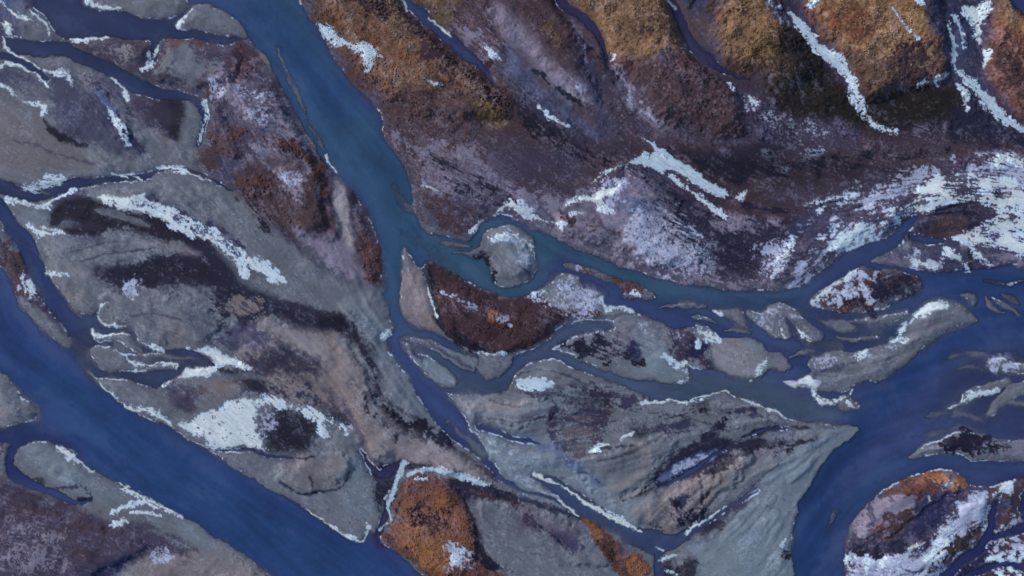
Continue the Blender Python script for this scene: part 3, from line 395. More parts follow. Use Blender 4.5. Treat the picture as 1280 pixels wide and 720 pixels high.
#DATA_PAINT
PAINT = r"""
# ---- north-east moorland
plum P 20 8 1 s 375 -60 385 20 425 85 476 145 490 185 517 262 560 297 597 292 640 272 700 302 800 340 900 361 992 360 1060 315 1130 290 1165 340 1345 345 1345 -60
brown P 22 10 .9 s 380 -60 700 -60 720 40 760 110 800 180 700 190 600 220 520 260 495 190 470 140 430 85
moss P 16 8 .85 s 395 -60 400 20 440 70 470 105 520 150 570 140 640 130 600 90 560 55 520 20 495 -60
orange P 14 10 .45 i 400 0 470 20 540 60 600 110 560 150 500 150 470 120 430 70
redbrown P 10 6 .6 i 450 0 500 0 560 50 610 100 600 115 560 90 520 50 470 20
brown P 14 8 .8 s 480 120 600 120 640 150 560 200 500 190
mauve P 22 10 .75 i 500 165 560 170 640 190 640 235 600 262 560 285 520 262 505 215
mauve P 14 8 .5 l 560 5 600 15 650 60 640 100 600 90 575 45
gold P 8 6 .7 h 600 132 612 135 628 145 620 152 606 146
gold P 9 5 .6 h 530 -20 575 -20 565 20 548 22
mauve P 10 6 .8 s 620 10 650 30 690 70 720 100 745 125 730 130 700 118 665 80 630 45
frost S 6 3 .6 i 705 90 5 718 104 6 730 112 4
brown P 12 5 .8 s 655 5 690 20 710 50 712 85 700 88 675 60
gold P 8 5 .5 h 680 35 700 45 698 60 685 50
steel P 14 6 .6 s 640 60 660 85 700 130 760 170 730 175 660 130 630 90
damp P 14 8 .8 s 722 40 745 60 752 90 760 130 775 170 740 150 728 100
brown P 10 5 .7 i 735 55 752 62 760 85 740 82
wet P 12 8 .75 s 640 130 680 160 720 190 800 215 790 190 740 180 700 150 650 100
mauve P 12 6 .75 l 770 85 790 100 830 150 900 170 960 172 930 182 860 180 800 160 765 110
frost P 8 6 .55 l 765 85 790 110 815 145 840 158 810 150 780 125
tan P 11 6 1 s 715 -60 714 0 740 30 752 60 775 75 800 85 830 72 860 65 850 40 836 10 828 -60
rust P 15 8 .9 s 770 78 800 84 840 70 870 70 895 85 910 120 915 160 880 160 840 145 810 120
brown P 14 8 .8 i 850 90 900 100 915 140 905 165 860 150 835 120
redbrown P 9 4 .45 c 800 20 840 30 862 62 830 66 800 50
damp P 12 6 .95 s 830 -60 850 -60 880 -20 890 30 905 65 940 92 935 105 900 92 868 70 848 40
tan P 9 5 1 s 884 -60 900 -10 896 50 912 80 935 94 958 86 985 100 990 60 972 20 955 -60
redbrown P 8 4 .5 c 875 -40 895 0 893 15 880 12
redbrown P 8 4 .5 c 905 10 925 10 930 30 912 28
gold P 12 5 .7 s 935 60 960 50 985 80 970 108 950 90
wet P 14 6 .8 s 900 95 960 110 960 150 920 165 915 120
plum P 10 5 .7 l 905 105 955 112 945 150 915 150
wet P 10 4 .7 s 955 -60 990 10 975 30 960 10
frost P 7 4 .6 i 952 0 962 4 985 28 972 36 956 18
tan P 10 5 1 s 975 -60 1005 10 1030 45 1060 90 1075 118 1090 125 1100 108 1130 104 1165 105 1176 85 1170 55 1150 30 1145 -60
orange P 18 8 .6 i 1000 20 1080 10 1100 60 1060 60
gold P 10 6 .8 h 1120 20 1148 10 1152 40 1130 40
gold P 12 6 .6 h 1070 85 1105 80 1105 110 1085 120
redbrown P 10 6 .6 i 1105 60 1140 55 1165 80 1150 105 1120 100 1100 75
black P 10 4 .5 s 1085 80 1105 84 1112 95 1095 90
orange P 12 6 .9 s 1232 20 1258 10 1345 30 1345 165 1280 155 1258 138 1238 112 1225 95
tan P 10 5 .9 s 1228 -60 1262 -60 1262 5 1290 40 1345 60 1345 90 1270 50 1240 25
rust P 12 6 .7 i 1228 40 1270 60 1280 110 1240 110
damp P 12 5 1 s 1150 -60 1215 -60 1228 30 1222 90 1240 115 1225 130 1190 108 1176 90 1170 55 1152 25
steel P 9 4 .6 l 1185 40 1215 30 1222 95 1200 95
olive P 16 8 1 s 965 50 990 40 1020 75 1050 100 1080 130 1130 115 1200 108 1208 130 1180 160 1100 168 1040 150 990 150 960 120
gold P 12 6 .5 h 965 75 985 70 990 100 970 105
black P 18 8 .8 s 1100 120 1180 118 1200 140 1190 165 1130 160
olive P 16 5 .5 i 1160 120 1200 115 1196 145 1165 148
wet P 16 8 .9 s 1205 110 1260 150 1345 168 1345 190 1200 185 1190 160
brown P 24 12 .9 s 830 175 900 185 1000 190 1100 180 1345 178 1345 215 1200 200 1150 225 1060 225 980 245 920 262 860 230
black P 22 12 .6 s 880 195 960 195 1040 200 1140 200 1130 220 1040 222 960 235 900 225
frost P 12 6 .75 l 955 195 985 205 1000 195 1035 182 1020 200 995 215 970 215
frost P 14 8 .4 i 960 140 1000 150 1040 162 1000 180 950 175
mauve P 14 8 .55 l 1130 148 1200 155 1230 172 1220 182 1160 168
mauve P 16 8 .5 l 1060 188 1120 195 1180 195 1160 210 1090 205
brown P 14 8 .8 s 648 232 690 212 745 222 742 242 700 240 660 246
plum P 20 8 .8 s 610 180 700 185 745 215 640 225
brown P 16 6 .8 s 740 185 790 195 812 192 780 208 745 222 720 210
mauve P 18 8 .95 i 640 245 700 242 745 230 800 210 840 235 850 280 880 330 860 345 800 330 740 312 680 285
sand P 18 8 .45 i 690 262 750 270 790 300 780 322 730 308
plum P 9 5 .9 s 705 258 725 254 738 262 742 275 725 278 704 270
mauve P 7 3 .9 s 714 262 730 262 734 272 718 270
rust P 9 5 .7 i 700 268 745 280 775 290 760 300 720 282
steel P 12 8 .6 i 780 230 830 245 815 280 780 260
wet P 14 8 .75 s 800 205 840 225 880 260 905 280 940 320 900 330 870 300 850 270 815 240
frost P 12 8 .6 i 800 262 850 270 900 320 880 345 820 332 780 300
wet P 18 10 .7 s 880 240 920 255 960 260 1000 262 1010 290 970 310 950 340 905 345 880 300
brown P 14 8 .7 s 905 250 960 252 1040 248 1030 262 950 275
mauve P 14 8 .65 l 900 268 960 275 975 285 940 292 905 285
frost P 12 7 .7 i 940 345 960 310 990 298 985 330 965 352
damp P 14 8 .8 l 990 262 1050 262 1060 280 1020 300 990 320 1000 290
mauve P 12 7 .8 l 860 350 900 345 950 348 1000 325 1040 295 1090 275 1120 280 1050 318 1000 352 940 360
frost P 14 8 .8 l 990 350 1015 310 1060 278 1110 262 1150 240 1160 265 1120 282 1060 312 1010 345
snow P 14 8 .6 l 1020 312 1060 282 1100 270 1140 262 1120 278 1070 300 1030 320
frost P 16 8 .7 l 1000 252 1050 240 1100 228 1180 212 1240 192 1345 190 1345 250 1200 240 1140 250 1080 262 1020 262
snow P 9 5 .6 l 1008 255 1035 248 1065 243 1060 250 1015 262
wet P 9 5 .9 s 1178 232 1232 234 1250 245 1190 246
wet P 10 6 .9 s 1150 272 1170 262 1210 258 1222 272 1215 290 1190 295 1165 290 1140 300 1128 298
brown P 8 5 .9 i 1158 270 1195 264 1212 280 1195 295 1170 288
damp P 10 6 .9 s 1100 325 1130 306 1180 305 1230 310 1345 322 1345 345 1165 344
mauve P 8 5 .75 l 1200 306 1240 312 1345 322 1345 345 1240 335
frost P 7 5 .65 c 1110 318 1150 312 1175 335 1140 328
# ---- left of the middle river
damp P 16 8 .9 s -60 -60 60 -60 60 20 78 50 60 60 20 55 -60 60
steel P 12 6 .6 l -60 -20 20 0 60 30 70 50 40 55 10 40 -60 30
silt P 8 5 .9 s 20 10 45 15 62 30 74 48 45 55 25 45
plum P 9 5 .95 s 88 52 130 50 185 51 188 70 165 84 140 80 118 74 104 64
sand P 9 5 .5 i 120 60 165 60 170 78 140 76
rust P 5 4 .7 h 86 50 110 52 112 60 98 60
plum P 12 6 1 s 200 50 240 48 310 52 335 80 380 155 420 215 450 250 475 320 478 360 455 360 420 345 380 335 340 310 310 285 290 250 262 210 258 170 262 130 240 118 200 112 160 88
silt P 16 7 .65 i 205 55 260 60 280 95 250 112 215 105
rust P 6 5 .7 h 203 50 235 48 262 54 300 52 318 66 325 78 300 105 262 118 240 115 275 100 295 80 280 60 240 56 210 62 196 80
mauve P 14 8 .7 i 280 95 320 85 345 110 380 165 400 200 390 230 340 200 300 160 270 130
rust P 12 6 .6 i 258 165 290 150 310 170 290 190 262 190
brown P 10 6 .95 s 245 185 285 175 310 190 290 212 262 215 248 205
damp P 8 5 .8 s 275 205 300 200 305 230 285 235
mauve P 7 4 .8 i 292 215 300 200 330 188 340 200 315 212
brown P 14 8 .95 s 290 230 330 200 390 205 410 222 418 260 425 290 430 310 400 305 350 290 310 270
rust P 8 5 .6 l 300 235 330 222 340 240 315 262
mauve P 10 6 .8 i 345 210 375 210 385 240 380 265 360 255
frost P 8 6 .55 i 350 212 372 215 376 232 360 238
rust P 8 4 .7 l 392 190 408 205 412 240 402 250 395 220
mauve P 9 5 .9 s 372 288 400 295 430 300 445 315 455 345 440 350 410 340 390 318
brown P 8 4 .9 s 436 250 450 262 466 285 475 320 478 355 462 348 450 325 444 300 440 275
rust P 7 4 .8 i 450 265 466 290 474 330 470 350 455 335
black P 7 4 .9 s 348 280 370 300 398 325 425 345 450 362 430 360 395 335 360 305
sand P 3 2 1 s 419 220 426 215 432 232 436 258 440 285 444 312 438 316 430 300 422 282 418 255
mauve P 7 4 .8 i 315 180 330 178 345 200 380 200 388 215 350 212 322 196
frost P 12 7 .6 i 305 105 330 110 345 145 330 160 312 135
# upper left silt flats
silt P 8 4 .9 s -60 105 0 105 30 120 60 138 72 158 100 180 180 200 200 190 195 160 235 175 250 185 235 205 200 212 160 218 90 222 -60 224
warm P 20 8 .5 s -60 140 20 140 60 160 110 195 100 215 -60 215
damp P 9 5 .85 s 62 88 90 85 130 95 160 115 160 150 180 180 175 195 130 185 90 175 68 150 62 125
damp P 9 4 .8 s -60 84 10 82 40 90 62 108 60 125 30 118 0 104 -60 104
silt P 8 3 .8 s 25 105 55 105 60 120 35 120
silt P 10 5 .8 s 90 84 120 92 160 135 175 170 150 150 120 120 98 105
warm P 7 4 .5 s 95 85 112 90 125 105 105 105
damp P 8 4 .7 l 105 110 125 120 150 150 140 160 118 140
steel P 5 3 .7 s 120 105 132 118 148 145 140 145 128 130
plum P 7 4 .9 s 160 120 195 122 232 125 234 155 225 178 200 170 180 150 162 140
black P 7 5 .85 s 195 128 232 128 232 150 220 175 200 155
silt P 5 3 1 s 232 128 246 132 252 145 250 170 238 182 228 178 233 150
black P 3 2 .9 s 60 152 75 162 95 176 110 185 98 182 78 172
black S 4 2 .8 s 160 160 2 170 175 4 180 190 2
# centre-left plain
silt P 10 5 1 s 110 235 200 216 250 226 300 250 350 290 400 335 455 362 480 362 490 410 484 425 500 458 530 505 560 543 600 575 630 605 600 600 540 585 470 590 455 565 430 520 350 480 300 440 290 400 260 380 120 370 65 360 50 330 30 290 0 262 20 255 90 255
silt P 14 5 .8 s 200 218 250 230 300 252 340 290 385 330 440 370 480 410 480 425 440 400 400 385 350 360 300 320 250 265 200 235
pale P 12 5 .45 s 440 380 478 400 484 430 500 460 530 510 520 515 490 490 465 440
wet P 9 6 1 s 75 255 100 245 125 262 180 268 240 290 290 330 320 362 350 385 400 395 440 400 432 412 380 405 330 392 280 355 240 312 200 290 150 288 90 282
black P 8 5 .8 s 60 262 95 258 150 275 190 290 212 310 190 300 140 288 90 292 60 275
silt P 6 4 .9 s 120 264 150 262 185 278 200 288 150 280
plum P 6 3 .7 s 185 278 205 280 210 292 195 290
pale P 9 5 .7 s 30 262 60 265 88 275 85 282 45 282 30 275
navy P 6 4 .8 s 70 240 110 245 120 258 90 262 68 255
damp P 12 6 .6 s 190 245 220 255 290 300 325 340 300 332 250 300 210 275
navy P 4 4 .85 h 170 252 200 256 235 268 270 288 300 305 316 325 305 328 280 305 250 292 215 275 190 262
wet P 10 8 .95 s 125 340 170 325 220 320 260 330 275 345 260 358 210 358 160 360 135 352
silt P 12 6 .5 s 100 295 150 290 200 300 220 318 160 325 110 330 60 330 60 310
damp P 6 4 .6 s 105 297 130 295 130 304 108 305
silt P 14 6 .4 s 130 365 200 370 260 375 290 400 270 425 220 432 150 400
warm P 12 6 .5 s 65 355 100 365 110 385 90 388 75 375
silt P 10 5 .8 s 175 375 230 380 275 395 285 420 250 432 210 432 180 420
sand P 10 6 .35 l 195 405 235 405 230 435 200 432
wet P 9 6 .9 s 265 365 320 360 350 385 400 398 440 405 460 425 470 460 476 490 490 520 520 540 505 540 480 525 468 495 460 455 440 425 400 418 350 400 310 395 280 385
black P 6 4 .7 l 300 385 325 390 320 410 298 405
warm P 12 6 1 s 330 400 380 415 425 420 450 450 462 490 470 520 500 545 560 560 610 590 625 605 590 598 520 578 470 570 450 545 430 525 400 508 350 495 320 470 300 440 320 420
sand P 12 6 .6 s 350 410 400 430 420 460 390 460 360 440
sand P 14 5 .6 s 470 545 520 552 570 572 600 590 590 596 520 578 480 568
wet P 12 8 .85 s 320 440 350 435 380 445 400 460 380 468 350 465 320 462 300 450
damp P 12 7 .8 s 270 425 300 400 330 405 350 425 330 440 300 440
damp P 14 8 .7 l 285 455 330 470 370 485 380 500 340 495 300 490 280 475
warm P 9 5 .7 l 210 488 250 478 300 470 300 485 260 500 232 500
damp P 9 5 .8 s 210 480 230 478 245 485 240 505 222 508 208 495
plum P 9 5 .7 s 225 490 260 485 250 505 230 512
black P 8 5 .85 s 270 455 285 460 320 472 350 480 350 486 310 482 280 468
wet P 6 5 .7 c 455 480 480 500 520 530 560 545 550 552 510 540 470 522 455 505
silt P 8 4 .9 s 117 470 140 475 175 480 200 488 210 505 215 530 195 526 170 512 140 495
black P 13 6 .95 s 334 520 345 508 376 514 392 525 400 545 395 566 370 568 340 566 326 548
frost P 8 5 .5 i 325 505 340 506 344 530 334 548 324 545
wet P 5 4 .8 s 400 500 430 515 440 530 430 535 410 520
silt P 7 4 .9 s 262 563 330 568 400 567 425 545 450 560 470 600 478 640 470 665 452 676 420 660 370 625 320 600
damp S 2 2 .75 s 352 601 2 365 610 2 390 615 2.5 415 612 2.5 430 602 2.5 436 585 1.5
warm P 10 4 .5 s 350 570 400 570 430 565 436 590 415 608 370 606 350 590
pale P 8 4 .6 s 440 570 458 590 470 630 460 650 430 640 420 615
wet P 5 4 .95 s 450 565 465 575 500 578 540 582 515 588 495 600 480 630 475 640 468 610 458 585
warm S 2 1 .8 s 458 570 1 468 582 2
# rust patches in the south
rust P 6 4 1 s 500 600 530 592 580 598 600 612 585 625 595 650 605 680 620 712 640 725 640 780 560 780 530 722 500 695 476 678 474 668 490 645 495 620
orange P 8 5 .7 i 500 615 540 605 580 630 592 660 595 690 580 722 540 712 500 690 485 672 495 640
amber P 8 5 .6 i 490 640 530 620 560 632 550 660 575 690 560 715 520 700
rust P 10 5 .7 h 520 625 545 622 540 645 515 640
wet P 6 4 .9 s 560 598 590 600 625 612 655 630 640 632 600 622 585 618 565 612
plum P 6 4 .9 s 585 612 600 622 588 632 575 622
frost P 7 5 .6 i 560 678 590 682 588 705 575 715 560 700
black P 3 3 .9 s 592 655 602 665 610 690 625 705 640 712 620 712 600 700 594 680
silt P 5 3 1 s 590 622 610 622 640 632 680 640 710 650 735 660 755 685 775 715 790 780 700 780 680 720 640 705 622 704 612 690 604 670 596 650 588 635
plum P 12 6 .8 s 640 630 680 638 705 652 725 660 720 680 700 685 680 665 650 650
damp P 6 4 .8 l 685 660 705 660 725 680 710 690 695 675
sand P 9 5 .4 s 650 635 690 645 720 655 700 660 660 650
rust P 4 3 1 s 727 645 740 650 752 665 772 678 790 690 808 706 815 725 815 780 780 780 775 722 762 705 748 680 738 660
amber P 4 3 .7 i 770 682 785 686 805 705 814 720 810 740 795 730 780 708
amber P 3 2 .8 h 730 648 742 652 752 668 745 672
plum P 4 3 .8 s 770 682 782 682 785 692 775 695
wet P 4 3 .85 s 600 600 625 610 660 622 700 635 725 645 715 648 680 636 640 622 610 612
redbrown P 5 3 .8 s 585 608 620 612 650 628 625 622
# centre-south silt plain
silt P 9 5 1 s 556 492 610 496 640 485 660 458 690 448 720 464 770 480 813 502 870 502 905 493 960 512 1000 527 1060 533 1074 536 1040 565 1010 610 990 660 992 785 830 785 830 700 870 670 830 670 780 655 730 625 690 600 660 590 620 560 590 535
pale P 12 5 1 s 595 545 640 560 690 570 740 585 760 605 770 625 810 625 760 632 720 610 670 590 660 600 690 612 700 632 655 620 625 590
pale P 14 5 .9 s 940 640 960 600 1000 560 1072 535 1040 565 1010 610 990 660 992 785 880 785 870 700 900 685
pale P 12 5 .7 s 560 494 620 498 680 492 700 480 720 490 690 520 640 535 600 530
sand P 14 5 .6 s 580 498 620 500 660 498 650 520 610 528
sand P 10 5 .5 s 820 595 860 580 900 565 960 555 940 580 900 600 860 610
steel S 6 4 .8 s 600 535 4 640 545 4 680 556 5 700 560 3
steel S 7 4 .6 s 690 560 4 720 585 5 745 600 3
pale P 9 4 .7 s 640 550 665 548 690 545 700 540 690 556 660 556
wet P 12 7 .45 l 690 500 710 490 740 487 760 495 750 510 720 520 700 512
damp P 9 6 .6 l 655 490 690 480 720 480 700 492 670 500
plum P 12 6 .6 l 700 480 740 478 800 492 820 505 780 510 740 500
damp P 8 6 .55 l 815 520 850 515 870 530 850 545 820 540
wet P 7 5 .5 s 870 502 905 510 905 518 880 515
wet P 7 5 .75 l 880 545 905 525 912 518 910 530 890 545
wet P 7 4 .4 s 780 530 830 525 850 532 800 540
wet P 7 4 .9 s 815 590 830 580 850 560 880 555 905 545 912 555 935 550 980 552 945 560 920 565 890 580 850 600 828 605
black S 2 2 .8 s 830 608 1 850 598 3 890 578 3 915 568 2 940 558 1.5 985 552 1 1020 548 .5
steel P 7 4 .7 s 850 575 885 562 905 565 880 575 850 588 830 588
black S 1.5 1.5 .7 s 770 628 1 790 620 1.2 815 608 1
black S 1.5 1.5 .7 s 730 567 .8 745 564 1.2 765 557 1.5 800 554 1.2
black P 8 4 .8 s 785 540 808 532 812 545 795 545
warm P 12 5 .9 s 800 635 830 610 860 592 900 580 920 575 900 610 880 640 850 660 830 668 808 662
damp P 6 6 .7 c 838 622 862 610 866 635 850 650 838 640
black S 2 2 .8 s 874 602 1.5 876 615 2.5 875 628 1
black S 2 2 .7 l 890 588 1.5 888 605 1.5 882 620 1
black S 2 2 .6 l 808 645 1.5 812 655 2
black S 2 2 .6 l 842 622 1 844 640 1.5
black S 2 2 .5 l 861 612 1 862 640 1
wet P 5 3 .85 s 868 662 890 645 905 640 935 620 948 614 930 628 910 642 895 660 885 668 870 672
black P 5 4 .85 s 826 705 850 702 872 705 874 785 826 785
steel P 6 3 .6 s 858 680 880 675 890 685 870 695
damp P 14 8 .6 i 965 545 1000 545 990 565 965 575
black P 4 4 .5 c 966 560 990 560 985 568 968 566
damp P 12 6 .5 i 968 500 1000 512 1040 530 1000 526
silt P 8 3 .8 s 960 520 1000 528 1060 533 1075 537 1040 540 980 540
# round island and neighbours
silt P 4 2 1 s 601 312 604 296 612 287 624 283 638 282 652 286 663 293 670 303 668 318 669 333 662 348 651 357 640 361 628 360 618 352 612 340 606 326
pale P 5 3 .9 s 625 300 650 295 664 305 664 325 655 335 635 320
frost P 6 4 .55 l 612 300 640 292 665 300 668 322 655 330 640 310
black P 4 4 .75 c 597 322 612 320 618 345 606 345
warm P 5 3 .9 s 503 313 515 328 528 342 535 362 545 395 552 413 530 410 510 398 502 370
sand P 7 3 .5 s 505 350 525 355 535 385 525 395 508 385
redbrown P 3 3 1 s 540 330 560 338 600 360 640 375 670 365 700 385 745 385 750 398 705 402 685 425 655 440 630 442 600 440 570 425 552 405 545 380 537 350
rust P 14 8 .3 i 600 380 640 390 680 395 700 390 660 430 620 420 590 400
black P 3 3 .8 s 527 334 538 332 546 370 555 412 546 405 538 370
frost P 7 5 .62 i 664 364 690 352 712 345 728 358 742 364 750 378 740 395 710 402 690 390 670 378
snow P 6 5 .4 i 668 364 690 356 700 366 680 375
black P 5 4 .55 k 670 366 700 350 745 365 745 395 700 400
orange P 3 3 .9 h 610 388 624 382 622 398 608 402
amber P 2 2 .9 h 602 393 616 392 612 399 603 399
mauve S 4 3 .6 i 570 375 3 590 385 4 615 388 3 635 395 3
warm P 5 3 .95 s 700 410 690 420 670 434 680 435 702 415
silt P 4 3 1 s 592 446 620 444 645 440 680 432 700 412 712 404 690 416 668 436 640 455 625 470 605 470
pale P 5 3 .9 s 505 422 540 426 592 449 597 458 592 466 560 449 515 428
pale P 5 3 .9 s 501 426 524 441 560 462 572 479 550 482 525 460
navy P 3 2 .7 s 512 436 530 444 528 452 518 446
rust P 4 4 .85 i 703 331 730 333 775 348 812 362 820 371 798 371 778 371 762 352 722 340
frost P 5 4 .7 c 703 331 725 333 740 340 722 342 708 338
# big island between the middle channels
silt P 5 3 1 s 690 434 745 415 790 394 842 408 905 425 954 431 990 459 940 475 860 460 830 479 760 463
mauve P 9 6 .7 i 720 422 770 414 800 420 790 440 740 448
black P 8 6 .4 l 712 430 740 422 790 440 800 450 790 458 760 450 730 445
navy P 6 4 .8 s 778 430 790 425 800 440 800 452 785 450
pale P 9 4 .9 s 795 420 820 425 850 450 858 470 830 476 790 466 800 450
plum P 10 6 .8 i 830 410 860 412 880 430 890 455 865 450 840 440
black P 5 3 .7 s 888 448 900 460 896 462 885 452
navy P 4 4 .8 c 865 430 880 432 880 445 868 442
pale P 6 3 .9 s 893 430 920 423 940 425 955 440 958 460 940 470 910 466 892 450
frost P 5 4 .35 i 800 400 840 412 850 425 820 420 800 410
mauve P 6 5 .6 i 955 435 975 440 988 458 965 460
# silt south-west of it
silt P 6 3 1 s 655 470 675 445 690 448 730 464 770 485 750 482 720 478 680 485 650 482
# right bars
silt P 4 3 1 s 1015 448 1065 440 1105 430 1125 411 1150 390 1190 377 1215 394 1180 416 1140 446 1105 472 1060 488 1000 483
frost P 6 5 .45 i 1012 448 1060 440 1110 430 1125 425 1120 438 1060 450 1030 462 1012 462
mauve P 9 4 .35 i 1150 390 1190 380 1210 395 1170 415
damp P 3 3 .6 s 1015 466 1050 455 1055 460 1020 472
redbrown P 6 5 1 s 1012 379 1054 346 1082 333 1146 346 1152 356 1117 378 1078 392 1035 390
black P 7 5 .7 c 1020 375 1080 345 1140 350 1140 368 1080 388 1040 388
orange P 6 5 .4 c 1040 378 1085 368 1105 372 1080 385 1045 390
frost P 6 5 .75 c 1012 380 1054 347 1082 337 1120 345 1105 375 1070 370 1050 385 1020 388
brown P 6 5 .6 c 1085 352 1148 348 1146 366 1110 374
frost P 4 4 .7 c 1232 456 1250 446 1270 452 1268 464 1245 464
silt P 4 3 1 s 889 387 925 387 934 408 905 395
frost P 5 4 .38 i 935 392 990 388 1028 420 1010 426 990 400 985 422 960 418
silt P 4 3 .9 s 1136 572 1160 553 1215 541 1345 551 1345 575 1215 577 1180 566
black P 6 5 .85 c 1165 553 1195 543 1230 548 1260 560 1225 570 1190 566
mauve P 8 5 .5 i 1230 560 1345 555 1345 575 1230 575
# island bottom right
plum P 5 4 1 s 1058 785 1056 700 1060 675 1070 645 1105 610 1150 592 1203 596 1230 607 1345 590 1345 640 1240 632 1230 672 1190 712 1170 785
mauve P 7 5 .95 i 1064 662 1075 645 1098 618 1130 612 1150 618 1140 645 1110 665 1075 678
rust P 4 4 .7 c 1075 655 1110 640 1140 640 1120 665 1080 672
orange P 5 3 .75 i 1100 612 1125 600 1150 592 1180 586 1203 596 1211 608 1195 612 1150 616 1130 612
amber P 3 3 .8 h 1150 596 1180 589 1195 600 1205 600 1206 608 1180 612 1160 605
mauve P 3 2 .9 h 1158 606 1185 600 1190 605 1165 612
navy P 8 6 .9 s 1145 618 1190 612 1185 640 1160 665 1120 680 1075 690 1068 685 1120 672 1140 650
frost P 8 6 .95 l 1066 692 1100 690 1140 686 1165 668 1185 642 1196 615 1235 612 1238 640 1228 668 1205 692 1180 715 1165 785 1060 785
snow P 8 6 .6 l 1150 690 1180 660 1205 640 1230 640 1225 665 1200 690 1160 705
snow P 6 5 .5 c 1072 695 1100 692 1120 705 1100 720 1075 715
brown P 7 5 .8 c 1195 660 1225 650 1215 680 1200 690 1150 720 1180 690
brown P 6 4 .9 i 1230 605 1260 598 1345 592 1345 625 1262 625 1240 632
frost P 5 4 .7 c 1235 618 1252 604 1262 610 1245 632
damp P 6 3 .5 l 1070 683 1130 680 1150 672 1140 680 1090 690
navy P 5 4 1 s 1240 630 1262 626 1345 618 1345 785 1170 785 1180 720 1215 695 1236 665
brown P 5 5 .8 c 1245 640 1280 625 1345 620 1345 785 1190 785 1215 715 1240 680
black P 5 5 .5 c 1230 680 1345 640 1345 785 1200 785
frost P 5 5 .55 c 1245 660 1345 625 1345 785 1200 785 1220 715
snow P 5 5 .4 c 1220 700 1270 690 1345 700 1345 785 1210 785
# left river bars
plum P 4 3 1 c -60 285 0 296 24 312 36 340 48 372 80 410 80 425 24 372 0 334 -60 322
brown P 5 4 .9 c -60 290 0 298 22 312 32 345 42 372 26 368 5 335
silt P 4 2 .95 s 26 378 40 378 60 395 88 425 82 433 60 415 40 396
frost P 5 4 .45 c 24 340 36 350 46 375 30 372
pale P 6 3 .6 s -60 455 0 470 20 490 10 510 -60 500
silt P 5 3 .9 s -60 455 0 466 48 513 35 527 -60 535
sand P 6 4 .5 s -60 510 0 510 10 525 0 532 -60 532
# south-west bank
plum P 10 6 1 s -60 580 8 600 30 608 75 625 100 632 140 650 180 665 200 680 240 686 215 700 150 720 140 785 -60 785
silt P 6 3 1 s 18 560 55 552 85 560 115 588 160 612 225 645 300 690 380 760 380 785 140 785 150 720 170 695 215 690 240 682 200 665 180 655 140 650 100 635 100 628 60 612 40 600 22 585
pale P 9 4 .8 s 30 560 60 556 85 575 120 600 160 625 130 622 90 615 60 600
warm P 12 5 .8 s 150 715 180 692 230 690 300 692 340 730 345 785 140 785
pale P 8 4 .7 s 222 650 260 665 300 695 290 700 250 685 225 665
sand P 10 4 .5 s 250 690 290 695 320 730 300 740 240 710
brown P 16 8 .35 l 10 620 60 625 120 650 180 670 210 680 150 695 90 690 30 650
mauve P 18 10 .5 i 0 660 60 650 90 690 60 720 0 715
damp P 6 3 .9 s 160 655 190 665 240 685 215 690 185 676
navy P 9 5 .85 s 105 715 140 702 165 692 160 710 145 730 100 745
mauve P 5 4 .4 i 186 688 200 680 215 685 212 694 195 698
plum P 8 5 .7 i 10 575 15 555 -60 552 -60 580
"""
